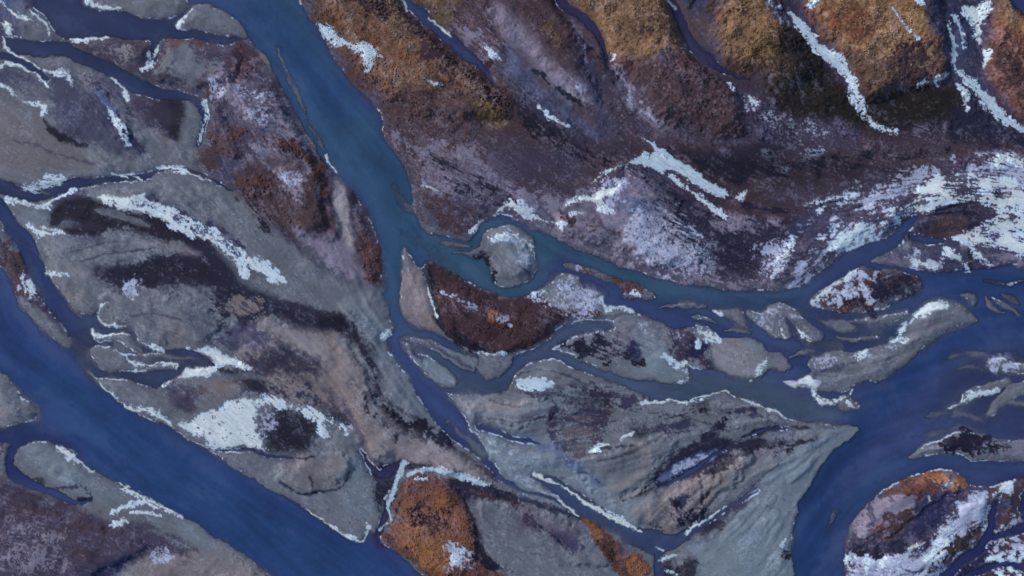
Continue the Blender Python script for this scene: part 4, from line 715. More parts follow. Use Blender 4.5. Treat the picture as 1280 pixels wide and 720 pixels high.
EXTRA = r"""
brown P 22 8 .75 s 780 85 850 80 905 95 925 150 900 185 840 165 790 120
moss P 18 8 .5 s 715 30 760 60 850 60 905 60 960 90 930 40 850 10 760 -20
brown P 16 8 .6 s 1040 70 1100 75 1165 70 1175 110 1100 135 1060 125
brown P 16 8 .6 s 905 70 960 85 985 105 960 125 920 105
brown P 16 8 .5 s 1235 70 1290 90 1345 120 1345 165 1280 155
olive P 8 6 .8 s 968 60 990 45 1020 78 1048 105 1072 130 1062 150 1000 145 965 125
olive P 8 6 .8 s 1080 128 1120 116 1180 112 1206 125 1190 150 1110 155
black P 10 6 .6 s 840 185 900 190 960 165 1000 160 960 205 900 225
wet P 10 6 .6 s 1120 -60 1215 -60 1222 20 1190 40 1180 95 1172 60 1155 30
wet P 8 5 .7 s 1205 20 1225 55 1220 95 1205 95 1200 60
wet P 8 5 .6 l 1205 130 1262 160 1345 175 1345 192 1230 185 1180 172
black P 1.5 1.5 .9 s 57 148 64 158 80 167 98 175 114 183 100 183 80 175 64 164
navy P 1.5 1 .9 s 150 160 156 158 170 176 184 192 172 188 158 174
damp S 2.5 2 .5 s 105 108 1 118 122 3 130 140 3 128 150 1
damp S 2.5 2 .6 s 88 95 1.5 92 105 2 94 118 1
black S 2 1 .6 s 150 118 1 158 130 2 162 150 2 170 155 1
plum P 4 3 .5 s 160 122 200 126 215 150 190 160 165 145
warm S 3 2 .7 s 195 165 2 205 172 3 215 180 2
damp P 6 4 .6 l 100 90 128 98 150 130 130 130 112 115
steel P 3 2 .7 s 120 108 130 116 142 132 150 145 140 142 128 126
sand S 1.5 1 .7 s 322 58 1 332 74 1.5 346 98 2 362 124 2 378 148 2.5 392 172 1.5 402 188 1
wet P 3 2 .6 s 340 95 346 100 350 115 342 112 336 100
frost P 4 3 .45 i 268 102 285 105 282 122 268 125 262 115
rust P 5 4 .5 l 295 150 340 165 400 195 395 205 340 185 300 168
brown P 5 4 .7 s 330 200 372 204 380 214 345 208
black P 7 4 .5 l 300 250 330 240 345 285 330 290
mauve S 2 2 .6 l 396 225 .7 398 235 1 402 248 1
black P 3 2 .8 s 440 240 446 250 450 268 460 285 470 300 462 296 448 275 440 255
# plain
black P 2.5 2.5 .95 s 72 262 82 252 108 248 135 254 165 263 200 275 232 286 262 302 290 330 268 317 240 303 214 301 216 309 198 298 176 288 150 285 122 292 96 294 84 288 112 284 118 274 90 274 62 284 66 272
silt P 2 2 .8 s 120 262 148 262 178 274 190 284 160 276 130 270
wet S 2.5 2 .85 s 236 292 1 262 315 2 288 340 2.5 312 362 6 345 378 8 385 392 9 420 400 9 440 406 6
silt S 5 3 .7 s 246 280 2 275 310 4 305 345 5 340 365 7
wet P 3 4 .9 s 128 345 150 334 172 329 195 320 225 316 250 322 262 330 270 345 278 354 262 358 250 350 236 346 215 352 190 359 165 363 150 357 138 354
black P 5 3 .6 s 160 340 200 325 250 328 262 345 220 345 180 355
frost P 4 3 .6 i 160 352 178 350 172 368 162 368
wet P 4 4 .6 l 265 370 300 362 330 372 345 395 315 400 290 392 288 420 275 405
warm P 4 4 .6 l 285 380 318 372 335 385 318 392 295 392
sand P 4 4 .7 l 330 400 360 405 385 418 410 430 395 440 350 422 325 412
black S 2 2 .8 s 440 405 3 446 420 2.5 455 438 2.5 464 455 2.5 470 472 2
black P 2 2 .5 l 395 398 440 400 442 412 410 410
black P 4 4 .6 c 456 475 480 500 475 520 462 505
wet S 2 2 .7 s 470 480 2 490 505 2.5 520 522 2 545 545 2 575 565 2 600 582 2 622 600 2
black P 5 4 .55 c 450 485 500 520 530 540 500 545 465 520
pale S 4 3 .5 s 505 470 5 530 505 5 550 530 4
wet P 4 3 .5 l 190 475 230 470 240 478 215 486
silt S 2 2 .6 s 225 480 1 260 472 2.5 310 470 3 350 478 2
black S 1.2 1 .9 s 262 560 .8 285 562 1.2 310 560 1.2 328 568 1.5 360 573 1 395 570 .6
black S 1 1 .8 s 353 602 .5 368 612 1 390 615 1.2 415 612 1.2 430 602 .8 438 588 .5
pale S 2 2 .5 s 370 618 1 395 620 1.2 420 612 1
black S .8 1 .7 s 386 595 .6 392 608 .8
frost S 3 2 .5 i 135 560 1 300 555 .8
sand S 2 2 .7 s 225 540 1.5 250 556 2 275 572 1.5
silt S 1.2 1 .8 s 290 575 .8 340 606 1.2 400 642 1 440 672 1
# moorland tips near the middle river
black S 2 2 .75 s 600 88 1.5 612 100 2 630 118 2.5 660 140 2.5 690 165 3 730 190 2.5 780 210 1.5
black P 5 3 .7 l 648 150 672 150 700 175 740 195 780 205 740 208 700 195 668 172
wet S 3 2 .6 l 752 72 2 765 100 3 775 130 3 790 160 3 800 172 2
wet S 2 2 .8 s 700 5 2 722 20 2.5 742 40 2.5 752 62 2.5 758 78 2
mauve S 2 2 .7 i 712 18 1 722 40 2 728 65 2 735 90 1.5
sand S 1.5 1.5 .7 s 708 115 1 725 122 1.5 740 132 1.5
wet S 2 2 .7 l 668 88 2 690 108 2.5 712 122 2 738 138 1.5
redbrown P 6 5 .45 c 560 55 640 110 620 140 560 110 520 80
redbrown P 6 5 .5 i 470 -20 520 20 575 60 560 70 510 40 465 5
wet S 1.5 1.5 .6 s 502 170 1 508 200 1.2 516 225 1.5
wet P 6 5 .4 l 540 195 620 215 640 240 590 250 550 230
black P 6 4 .4 i 575 225 620 235 605 255 575 248
black P 4 3 .6 l 598 262 640 250 650 255 620 262 600 275
brown P 6 5 .6 i 525 235 560 245 600 262 590 290 560 290 530 265
redbrown S 2 2 .7 s 700 262 1.5 706 275 1.5 720 285 2 740 290 1 750 280 1
plum S 3 2 .8 s 735 262 2 750 280 2 770 298 2.5
wet P 5 4 .4 k 700 285 860 345 850 300 820 260 770 250 750 270
black P 5 4 .55 k 790 300 870 345 880 320 840 280 800 280
black P 6 4 .45 k 870 300 930 340 900 345 860 330
wet P 10 6 .45 l 790 205 830 222 850 260 870 300 850 300 820 270 790 230
frost P 6 4 .7 i 740 232 768 222 790 225 780 240 760 262 745 255
# dark ground under the ridges
black P 8 5 .55 l 830 185 900 205 1000 195 1100 195 1180 188 1140 200 1040 210 960 225 890 225
brown P 8 5 .5 l 900 245 960 262 1010 240 1060 230 1000 258 930 268
wet S 2 2 .6 l 905 245 2 950 262 2 1000 262 2 1050 250 2
frost P 5 4 .5 i 920 120 935 118 950 132 938 140
wet S 1.5 1.5 .8 s 1000 345 .8 1022 318 1 1045 292 1 1070 272 .8
wet S 1.2 1.5 .7 s 1000 300 .8 985 318 1 975 332 .8
black P 5 4 .5 k 960 270 1040 262 1020 300 960 345 920 340
black S 2 1.5 .7 c 1088 327 1 1100 315 1.5 1125 302 1.5 1145 285 1
black S 2 1.5 .9 s 1209 312 2 1211 325 2.5 1213 338 2
black P 3 3 .5 k 1100 325 1345 318 1345 345 1165 344
frost P 4 3 .7 i 1130 322 1170 332 1168 340 1140 334
frost P 3 3 .5 i 1060 335 1090 322 1098 326 1075 336
# middle island
redbrown P 5 5 .5 l 545 340 600 365 620 372 600 378 560 370
frost S 2.5 2.5 .55 i 548 362 1 570 372 2 590 380 2.5 612 392 2 635 405 1
black P 4 3 .5 l 545 400 580 425 640 440 620 442 575 432
frost S 1 1 .8 s 640 302 1 668 300 2
pale P 3 3 .6 l 622 302 640 298 640 318 625 320
silt P 3 2 .7 s 616 305 640 305 650 312 630 320 610 318
frost P 3 3 .5 i 640 315 668 308 666 328 650 330
damp S 1.2 1 .7 s 640 330 1 660 342 1 655 355 .8
damp S 1.5 1 .8 s 536 430 2 560 442 2 580 455 2 590 462 1
navy S 1.2 1 .7 s 597 440 .8 598 458 .8
# silt island
wet P 6 5 .55 l 720 425 770 418 795 430 800 450 780 455 745 448 718 440
black S 2 2 .7 s 716 436 1 722 428 1.5 740 424 1.5
navy P 2.5 2 .8 s 784 428 798 432 802 452 792 448
black S 2 2 .6 l 750 448 1.5 780 454 2 805 456 1.5
black P 3 3 .6 c 700 430 720 428 716 440 702 438
sand P 2.5 2 .7 s 892 432 920 425 938 432 952 445 950 462 930 470 910 464 895 450
# south silt plain
wet P 5 4 .55 s 700 500 715 490 745 486 762 495 752 508 728 515 705 512
black S 1.5 1.5 .7 s 738 476 1 752 484 1.5 765 482 .8
plum P 5 4 .5 l 690 505 740 500 760 540 720 570 690 545
warm P 10 6 .3 l 700 520 735 520 740 560 725 568 700 550
damp S 2 2 .6 l 690 540 2 697 552 3 694 560 1.5
pale P 2 2 .8 s 594 543 606 541 630 552 655 562 690 572 720 588 745 603 768 625 790 645 808 660 780 650 745 628 705 608 690 600 668 592 662 600 690 622 702 634 680 628 650 620 625 600 610 575
steel S 2.5 2 .7 s 606 536 2 640 548 2.5 680 556 2 705 552 1
steel S 4 3 .5 s 700 566 3 725 590 4 750 606 2
frost P 3 2 .4 l 610 550 640 565 680 590 700 625 660 610 625 585
black S 1 1 .8 s 742 564 .6 758 560 .8 775 556 .8
black S 1 1 .7 s 768 628 .6 785 622 1 806 610 .8
wet P 2.5 3 .85 s 815 590 838 576 852 560 875 548 895 530 905 528 900 545 915 553 935 549 960 552 935 560 915 565 890 582 862 598 830 607 818 602
steel P 3 3 .8 l 822 596 845 582 868 568 898 560 905 566 878 578 850 592 830 600
frost P 3 3 .6 l 838 590 860 576 885 566 895 567 868 580 848 592
black P 1.5 2 .8 s 868 600 890 584 915 568 945 558 985 552 1030 546 985 557 945 564 920 575 895 590
black P 1.5 1.5 .85 s 925 546 945 535 975 531 1002 532 1016 536 990 538 962 539 940 546
damp P 4 3 .6 l 900 505 940 512 950 520 920 518
damp S 4 3 .5 l 780 505 3 820 512 4 870 508 3
wet S 2 2 .5 l 845 520 1.5 885 512 2.5 925 520 1.5
black S 1.3 1.5 .75 s 876 600 1.5 877 612 3 876 628 1.5
black S 1.3 1.5 .7 s 890 586 1.5 889 600 2 884 618 1
black S 1.3 1.5 .7 l 862 612 1 858 628 1.5
black S 1.3 1.5 .7 l 842 615 1 843 632 1.6
black S 1.3 1.5 .7 l 848 622 1 850 640 1.6
black S 1.3 1.5 .7 l 811 640 1 813 652 1.6
black S 1.3 1.5 .7 l 900 590 1 898 602 1.4
wet P 4 4 .6 i 840 640 870 630 892 640 880 655 850 660
wet P 3 4 .5 i 805 650 825 648 830 668 815 664
wet P 2 2 .75 s 886 658 905 640 930 625 948 617 942 628 915 645 898 662
pale P 2 2 .85 s 1000 556 1040 545 1074 536 1040 565 1010 610 995 640 988 680 990 785 876 785 874 704 880 688 900 668 920 645 940 618 958 592 980 570
pale P 2 2 .8 s 858 682 880 678 898 682 880 694 862 690
black S 1 1 .7 s 870 700 1 878 706 1
black P 1 1 .6 i 982 688 990 690 984 698 976 694
pale S 1.5 1 .7 s 975 534 .8 1020 538 1.2 1072 533 1
damp P 5 4 .4 k 960 545 1005 545 990 575 962 572
# orange patch and its neighbour
redbrown P 8 6 .6 i 510 630 570 640 560 665 520 670 500 650
wet S 1 1.2 .6 s 646 470 .6 672 462 1 700 466 1.2 728 476 .8 756 484 .4
wet S 1 1.2 .6 s 612 500 .4 640 506 1 668 502 1 690 494 .6
wet S 1 1.2 .6 s 600 520 .6 640 526 1.2 690 522 1.4 740 530 1 790 524 .8 830 512 .6
wet S 1 1.2 .55 s 745 575 .5 780 566 1.2 820 548 1.2 850 530 1 872 510 .6
wet S 1 1.2 .5 s 700 600 .6 725 590 1 745 598 .8 770 618 .5
wet S 1 1.2 .6 s 760 500 .6 790 512 1 830 516 1.2 870 524 1 915 540 .6
wet S 1 1.2 .55 s 930 505 .5 955 522 1 975 530 .8
wet S 1 1.2 .5 s 905 640 .6 930 620 1 952 596 1 975 575 .6
wet S 1 1.2 .5 s 855 598 .6 880 602 .9 905 596 1 935 580 .8 960 566 .5
damp S 2 1.5 .6 s 655 520 2 690 512 3 730 518 2
damp S 2 1.5 .6 s 800 540 1.5 840 530 2.5 870 532 2
sand S 3 2 .5 s 560 500 2 610 508 5 660 500 4
sand S 3 2 .5 s 770 545 2 810 560 4 800 590 4 760 610 3
sand S 3 2 .5 s 850 640 2 880 610 4 920 585 4 950 572 2
wet S 1 1.2 .6 s 100 328 .5 130 320 1 170 314 1.2 210 308 .8
wet S 1 1.2 .5 s 150 400 .5 190 392 1 230 398 .8
wet S 1 1.2 .5 s 60 320 .6 90 316 1 130 304 1.2 170 300 .6
sand S 4 3 .45 s 70 335 3 110 345 5 125 370 4
sand S 4 3 .45 s 150 305 2 200 305 4 250 318 3
sand S 5 4 .45 s 420 425 4 450 470 6 480 520 6 540 560 5 590 580 4
damp S 3 3 .55 s 400 480 2 430 505 4 450 540 3 455 560 2
damp S 3 3 .5 s 345 415 2 365 440 4 400 450 3
pale S 2 2 .5 s 500 440 2 512 470 3 530 505 3 552 535 2
damp S 1.5 1.5 .6 s 20 175 .6 60 188 1 100 200 1.4 150 208 1
wet S 1 1.2 .6 s 110 100 .6 122 120 1.2 138 142 1.4 146 165 .8
black S 1.5 1.5 .9 s 470 668 1 482 662 1.5 492 648 1 500 625 1
plum P 4 3 .6 s 578 602 600 612 590 635 575 625
wet P 3 3 .8 s 575 600 600 602 640 612 680 628 715 645 690 640 650 628 610 622 588 622
rust S 1.5 1.5 .6 l 590 612 2 620 622 2.5 655 632 1.5
plum S 3 3 .6 l 650 640 2 668 652 3 700 672 3 715 688 3
wet S 2 2 .6 l 672 655 1 690 668 2 715 685 2
frost P 3 3 .6 i 568 680 580 678 584 695 562 702
black P 3 3 .8 l 590 690 620 700 640 712 610 708
# south west
black S 2 2 .7 s 18 592 2 35 600 4 52 604 4
damp S 1.5 1.5 .7 l 70 612 1 100 606 2 115 622 .8
wet S 2 2 .6 l 95 630 1.5 112 624 1.5
frost P 2 2 .7 i 140 656 150 650 162 652 158 658
plum P 4 4 .7 s 160 655 185 652 200 668 230 682 245 688 215 690 190 690 178 700 150 712 130 725 100 730 120 700
frost P 5 4 .5 i 186 686 200 678 216 684 214 696 192 698
navy P 4 4 .7 l 125 712 145 700 160 692 162 705 140 725 120 745
mauve P 8 8 .5 i -10 680 40 670 60 700 30 725 -10 720
silt S 1.5 1 .8 s 217 650 .8 228 668 1.2 244 684 1
sand S 2 2 .4 s 270 680 1.5 300 705 2 312 725 1.5
# bottom right island
black P 4 4 .6 k 1064 690 1190 640 1225 640 1200 700 1150 740 1060 740
black S 1 1.5 .8 s 1118 708 .8 1140 712 1.2 1160 708 1.2 1178 716 .8
wet P 3 3 .7 l 1070 684 1110 676 1150 670 1145 680 1100 690 1072 690
brown P 3 3 .7 c 1100 640 1130 640 1128 660 1105 660
mauve P 3 3 .5 i 1068 655 1080 640 1100 645 1085 668
rust P 3 3 .7 i 1105 612 1140 600 1180 608 1170 618 1130 614 1108 618
frost P 5 5 .6 l 1190 625 1235 612 1238 632 1215 655 1195 650
# right bars
frost P 3 3 .45 i 1016 450 1040 446 1052 450 1035 460 1016 460
damp S 1.2 1 .8 s 1030 466 1 1050 460 1.2 1075 452 .6
black P 4 4 .7 k 1020 375 1060 350 1100 345 1146 352 1120 378 1060 390
wet P 3 3 .7 c 1100 345 1146 350 1146 366 1112 378 1095 370
mauve P 3 3 .8 i 1086 330 1120 318 1140 322 1170 340 1110 333
"""
for k in range(13): EXTRA += "\ndamp S 1 .8 .45 s %d %d .5 %d %d .6" % (228 + 4.6 * k, 384 + 1.5 * k, 250 + 4.3 * k, 418 + 1.5 * k)
PAINT += EXTRA
for ln in PAINT.strip().splitlines():
    if ln.startswith('#') or not ln.strip(): continue
    q = ln.split(None, 6)
    paint(q[0], q[1], q[6], float(q[2]), float(q[3]), float(q[4]), q[5])

# overall variation of the ground itself: streaks left by floods, grain of the gravel
veg = np.clip(((col[..., 0] / (col[..., 2] + 1e-4)) - 1.0) * 1.6, 0, 1).astype(F)     # 1 on moorland, 0 on silt
isl = ss(0, 6, land)
v = 1 + (.022 * LF + .026 * LM + .04 * LC) * (1 - .5 * veg) + .02 * NF + .022 * NW + .02 * NM + .035 * NL + .03 * NG + veg * (.05 * NF + .045 * NP + .03 * NM + .09 * NG)
v += (.05 * NW + .05 * NF - .05) * ss(.3, 1.3, NG + .4 * LC)       # coarser gravel lags
col *= np.clip(v, .45, 1.7)[..., None]
# thin drainage lines combed into the silt
vein = ss(.10, 0, np.abs(LM + .25 * NM)) * ss(-.2, .9, NL + .4 * LC) * (1 - .6 * veg) * isl
vein2 = ss(.07, 0, np.abs(LC + .3 * NM)) * ss(-.1, .8, -NL) * isl
rl = fbm(GX + 9 * NR + 7 * LC, GY + 9 * NL, 46, 6, 4, .5)
rill = ss(.045, 0, np.abs(rl)) * ss(-.3, .6, LM + .5 * NG + .3) * (1 - .7 * veg) * isl
col *= (1 - .2 * vein - .24 * vein2 - .2 * rill)[..., None]
# dwarf shrubs: dark dots on the heath
dots = ss(1.15, 1.9, z0(vn(GX, GY, 3.0, 5) + .5 * NF * .2)) * veg * ss(-.6, .6, NM + .4 * NL)
col *= (1 - .38 * dots)[..., None]
# scattered frost between the stones and on the heath
fr = ss(.72, 1.05, R_lic * .6 + R_iso * .3 + R_clump * .15) * .14
col += (lin(PAL['frost']).astype(F) - col) * (fr * isl)[..., None]
# powder blown off every snow patch
SN = [ln.split('|') for ln in SNOW.strip().splitlines()]
for nm, lab, cat, en, shp in SN:
    for sh in shp.split(';'):
        k, t = sh.strip()[0], sh.strip()[1:]
        if k == 'H': continue
        r = 2 + .9 * float(en); d, sl = sd(k, t, m=r + 8)
        cov = ss(r, -2, d + 1.4 * NG[sl]) * .5
        m = ss(-.25, .25, cov * 1.5 - .25 - (R_iso if float(en) < 4 else R_lic)[sl])
        col[sl] += (lin(PAL['snow' if k == 'S' or en != '1' else 'frost']).astype(F) - col[sl]) * (m * .8)[..., None]
wr = (5 + 9 * ss(-.8, 1.2, NL + .6 * NG)); dm = ss(1, 0, np.maximum(land, 0) / wr) ** 1.5 * ss(-.9, .8, NG + .5 * LM) * .6
col += (lin(PAL['damp']).astype(F) - col) * (dm * (1 - .5 * veg))[..., None] * .8
# damp rim along the water, here and there a broken ice rim on it
col *= (1 - .14 * ss(2.2, 0, land) * (land > -2))[..., None]
ir = ss(1.1, .3, np.abs(land - .8)) * ss(.8, .95, rank(NL * .6 + NM * .5 + .5 * NF)) * .6
col += (lin(PAL['snow']).astype(F) - col) * ir[..., None]

gm = .135; lum_ = col.mean(-1, keepdims=True) + 1e-4
col *= np.clip((lum_ / gm) ** .3, .5, 1.16); lum_ = col.mean(-1, keepdims=True); col = np.maximum(lum_ + (col - lum_) * 1.1, .003)   # more contrast and saturation in the ground colours

# ------------------------------------------------------------------ heights (metres, water level 0)
hl = .75 * (1 - np.exp(-np.maximum(land, 0) / 26)) + .16 * ss(0, 3, land)
relief = .07 * LM + .22 * LC + .01 * LF + .04 * NM + .45 * NL + (.06 + .2 * veg) * NR
relief = relief + .25 * np.abs(NG)  * ss(500, 900, GX) * ss(330, 180, GY)
H = hl + relief * ss(0, 18, land) * (1 - .3 * veg)
H += veg * ss(2, 14, land) * (.3 + .028 * NF + .02 * NP + .04 * NM)
# banks, terraces and ridges: (metres, edge softness, outline)
RISE = [(4.2, 16, 'P', "710 -60 714 0 742 35 770 78 800 110 830 150 870 165 915 168 910 120 890 100 870 70 850 40 832 -60"), (3.8, 15, 'P', "884 -60 895 10 900 50 915 82 940 95 985 108 1000 90 985 50 965 10 955 -60"),
 (4.6, 16, 'P', "985 -60 1008 5 1030 42 1060 88 1075 120 1095 125 1125 105 1165 102 1178 80 1165 30 1145 -60"), (4.2, 14, 'P', "1230 -60 1232 30 1232 90 1250 125 1285 152 1345 165 1345 -60"),
 (2.6, 10, 'P', "392 -60 430 40 470 90 520 140 600 150 645 140 600 92 560 50 510 -10 490 -60"), (2, 10, 'P', "560 -60 620 20 680 70 735 130 748 120 730 70 700 20 680 -60"),
 (1.6, 8, 'P', "700 262 715 246 750 240 800 222 840 240 860 290 870 330 800 320 740 300 705 285"), (1.2, 6, 'P', "960 340 990 300 1050 270 1110 260 1120 280 1060 310 1000 350"),
 (1.5, 6, 'P', "1150 236 1200 232 1235 236 1240 250 1200 256 1165 262"), (.9, 5, 'P', "1155 270 1200 262 1215 280 1195 294 1160 290"),
 (1.4, 6, 'P', "320 405 380 408 425 420 450 450 470 495 510 540 560 560 612 592 560 590 500 575 460 560 440 530 400 505 350 490 310 455"), (1.1, 5, 'P', "120 372 180 368 250 380 280 410 250 430 200 425 150 405"),
 (1.2, 5, 'P', "350 572 400 568 432 565 438 590 415 610 370 610 350 600"), (1.0, 4, 'P', "560 498 620 500 680 496 690 515 650 532 600 530"), (1.6, 5, 'P', "770 632 810 612 850 600 900 582 930 570 915 600 885 640 850 662 800 660"),
 (1.2, 5, 'P', "715 590 760 560 820 550 850 548 820 585 790 608 760 622"), (1.0, 5, 'P', "880 505 930 510 1000 530 940 534 900 525"), (1.3, 4, 'P', "490 625 520 600 570 605 590 640 595 690 560 715 510 690 485 660"), 
 (1.1, 4, 'P', "545 345 600 368 660 378 700 390 690 415 650 438 600 435 560 410"), (1.4, 6, 'P', "600 622 660 636 720 655 760 700 700 700 640 690 610 660"), (1.6, 6, 'P', "290 110 340 110 380 165 400 230 395 290 340 250 300 200 265 160"),
 (1.2, 5, 'P', "345 215 400 212 415 250 425 300 390 300 350 270"), (1.4, 4, 'P', "1065 655 1090 622 1150 598 1200 600 1180 620 1130 650 1080 675"), (1.2, 5, 'P', "1110 690 1180 650 1225 625 1225 665 1170 710 1110 715"),
 (1.2, 4, 'P', "95 58 130 54 180 56 180 70 150 80 115 70"), (1.3, 5, 'P', "205 58 265 60 300 75 280 100 240 108 205 98 195 75"), (1.0, 5, 'P', "620 296 655 294 665 320 650 345 625 345 615 320"), (.8, 4, 'P', "100 95 130 110 165 160 150 175 120 140"),
 (1.2, 6, 'P', "0 620 60 630 130 660 190 680 120 720 0 785 -60 785 -60 620"), (1.0, 6, 'P', "240 690 300 695 340 740 330 785 200 785 190 710")]
for hm, so_, k, t in RISE:
    d, sl = sd(k, t, m=so_ * 2 + 6); H[sl] += hm * .8 * ss(so_, -so_, d + 3 * NR[sl] + 1.5 * NG[sl] + 1.5 * LM[sl]) * ss(1, 16, land[sl])
H = np.maximum(H, .03 + .02 * land)
bed = -1.9 * (1 - np.exp(np.minimum(land, 0) / (5.5 + 13 * ss(-.5, 1.2, NL + .5 * NG)))) + .10 * LC + .05 * LM
for k, t, o in SHOALS:
    d, sl = sd(k, t, m=14); m = ss(5, -3, d + 2.5 * E_edge[sl]) * min(1, o * 1.15)
    bed[sl] = bed[sl] * (1 - m) + m * (-.035 + .02 * LM[sl] + .03 * LC[sl] * (o < .9))
bed = np.minimum(bed, -.02 + .03 * np.maximum(land, -1.2))
Z = np.where(land > 0, H, bed).astype(F)
# meltwater froze level: the ground under frozen streams and ice sheets is smooth
ZS = Z.copy()
for r_ in (5, 5, 4):
    for ax_ in (0, 1):
        c_ = np.cumsum(np.pad(ZS, [(r_ + 1, r_) if a == ax_ else (0, 0) for a in (0, 1)], mode='edge'), axis=ax_, dtype=np.float64)
        n_ = ZS.shape[ax_]; ZS = ((np.take(c_, np.arange(2 * r_ + 1, 2 * r_ + 1 + n_), ax_) - np.take(c_, np.arange(0, n_), ax_)) / (2 * r_ + 1)).astype(F)
for nm, lab, cat, en, shp in SN:
    if cat in ('frozen stream', 'ice sheet', 'snow field') or lab.startswith(('broken trail', 'largest white', 'great white')):
        for sh in shp.split(';'):
            k, t = sh.strip()[0], sh.strip()[1:]
            if k == 'H': continue
            d, sl = sd(k, t, m=10); m = ss(5, -1, d) * (land[sl] > 0) * .92; Z[sl] += (ZS[sl] - Z[sl]) * m
PX = ((GX - 640) * S).astype(F); PY = ((360 - GY) * S).astype(F)
far = ss(0, 900, np.maximum(np.abs(GX - 640) - 700, 0) + np.maximum(np.abs(GY - 360) - 420, 0))
Z = (Z * (1 - .0 * far)).astype(F)

# ------------------------------------------------------------------ light colour the palette was read under
ILL = np.array((.735, .765, .80), F) * 1.0
ALB = np.clip(col / ILL, .004, .9)

# ------------------------------------------------------------------ helpers for objects
def tag(o, label=None, cat=None, group=None, kind=None):
    for k, v in (('label', label), ('category', cat), ('group', group), ('kind', kind)):
        if v: o[k] = v
    return o
def mesh_obj(name, verts, faces, mat, cols=None, alpha=None, smooth=True):
    me = bpy.data.meshes.new(name); n = len(verts); k = faces.shape[1]; f = len(faces)
    me.vertices.add(n); me.vertices.foreach_set('co', np.ascontiguousarray(verts, F).ravel())
    me.loops.add(f * k); me.loops.foreach_set('vertex_index', np.ascontiguousarray(faces, np.int32).ravel())
    me.polygons.add(f); me.polygons.foreach_set('loop_start', np.arange(0, f * k, k, dtype=np.int32))
    me.polygons.foreach_set('use_smooth', np.full(f, smooth))
    me.update(calc_edges=True)
    if cols is not None:
        a = me.attributes.new('cover', 'FLOAT_COLOR', 'POINT')
        c4 = np.ones((n, 4), F); c4[:, :3] = cols
        if alpha is not None: c4[:, 3] = alpha
        a.data.foreach_set('color', c4.ravel())
    me.materials.append(mat)
    o = bpy.data.objects.new(name, me); C.objects.link(o); return o
def sub(name, facemask, zz, cols, mat, alpha=None):
    jj, ii = np.nonzero(facemask)
    a = jj * NX + ii; q = np.stack([a, a + NX, a + NX + 1, a + 1], 1)
    u, inv = np.unique(q, return_inverse=True)
    V = np.stack([PX.ravel()[u], PY.ravel()[u], zz.ravel()[u]], 1)
    return mesh_obj(name, V, inv.reshape(q.shape), mat, cols.reshape(-1, 3)[u], None if alpha is None else alpha.ravel()[u])

def new_mat(name):
    m = bpy.data.materials.new(name); m.use_nodes = True; nt = m.node_tree; nt.nodes.clear()
    out = nt.nodes.new('ShaderNodeOutputMaterial'); return m, nt, out
def N(nt, t, **k):
    n = nt.nodes.new(t)
    for a, b in k.items():
        if a in n.inputs: n.inputs[a].default_value = b
        else: setattr(n, a, b)
    return n
def ground_mat():
    m, nt, out = new_mat('gravel_and_moor'); L = nt.links.new
    at = N(nt, 'ShaderNodeAttribute', attribute_name='cover'); geo = N(nt, 'ShaderNodeNewGeometry')
    n1 = N(nt, 'ShaderNodeTexNoise', Scale=3.2, Detail=5, Roughness=.7); n2 = N(nt, 'ShaderNodeTexNoise', Scale=.55, Detail=6, Roughness=.65)
    L(geo.outputs['Position'], n1.inputs['Vector']); L(geo.outputs['Position'], n2.inputs['Vector'])
    r1 = N(nt, 'ShaderNodeMapRange'); r1.inputs[1].default_value = .3; r1.inputs[2].default_value = .7; r1.inputs[3].default_value = .86; r1.inputs[4].default_value = 1.14
    r2 = N(nt, 'ShaderNodeMapRange'); r2.inputs[1].default_value = .3; r2.inputs[2].default_value = .7; r2.inputs[3].default_value = .95; r2.inputs[4].default_value = 1.05
    L(n1.outputs['Fac'], r1.inputs[0]); L(n2.outputs['Fac'], r2.inputs[0])
    mu = N(nt, 'ShaderNodeMath', operation='MULTIPLY'); L(r1.outputs[0], mu.inputs[0]); L(r2.outputs[0], mu.inputs[1])
    vm = N(nt, 'ShaderNodeVectorMath', operation='SCALE'); L(at.outputs['Color'], vm.inputs[0]); L(mu.outputs[0], vm.inputs['Scale'])
    b = N(nt, 'ShaderNodeBsdfPrincipled', Roughness=.88); b.inputs['Specular IOR Level'].default_value = .25
    L(vm.outputs[0], b.inputs['Base Color'])
    bp = N(nt, 'ShaderNodeBump', Strength=.35, Distance=.1); L(n1.outputs['Fac'], bp.inputs['Height']); L(bp.outputs[0], b.inputs['Normal'])
    L(b.outputs[0], out.inputs[0]); return m
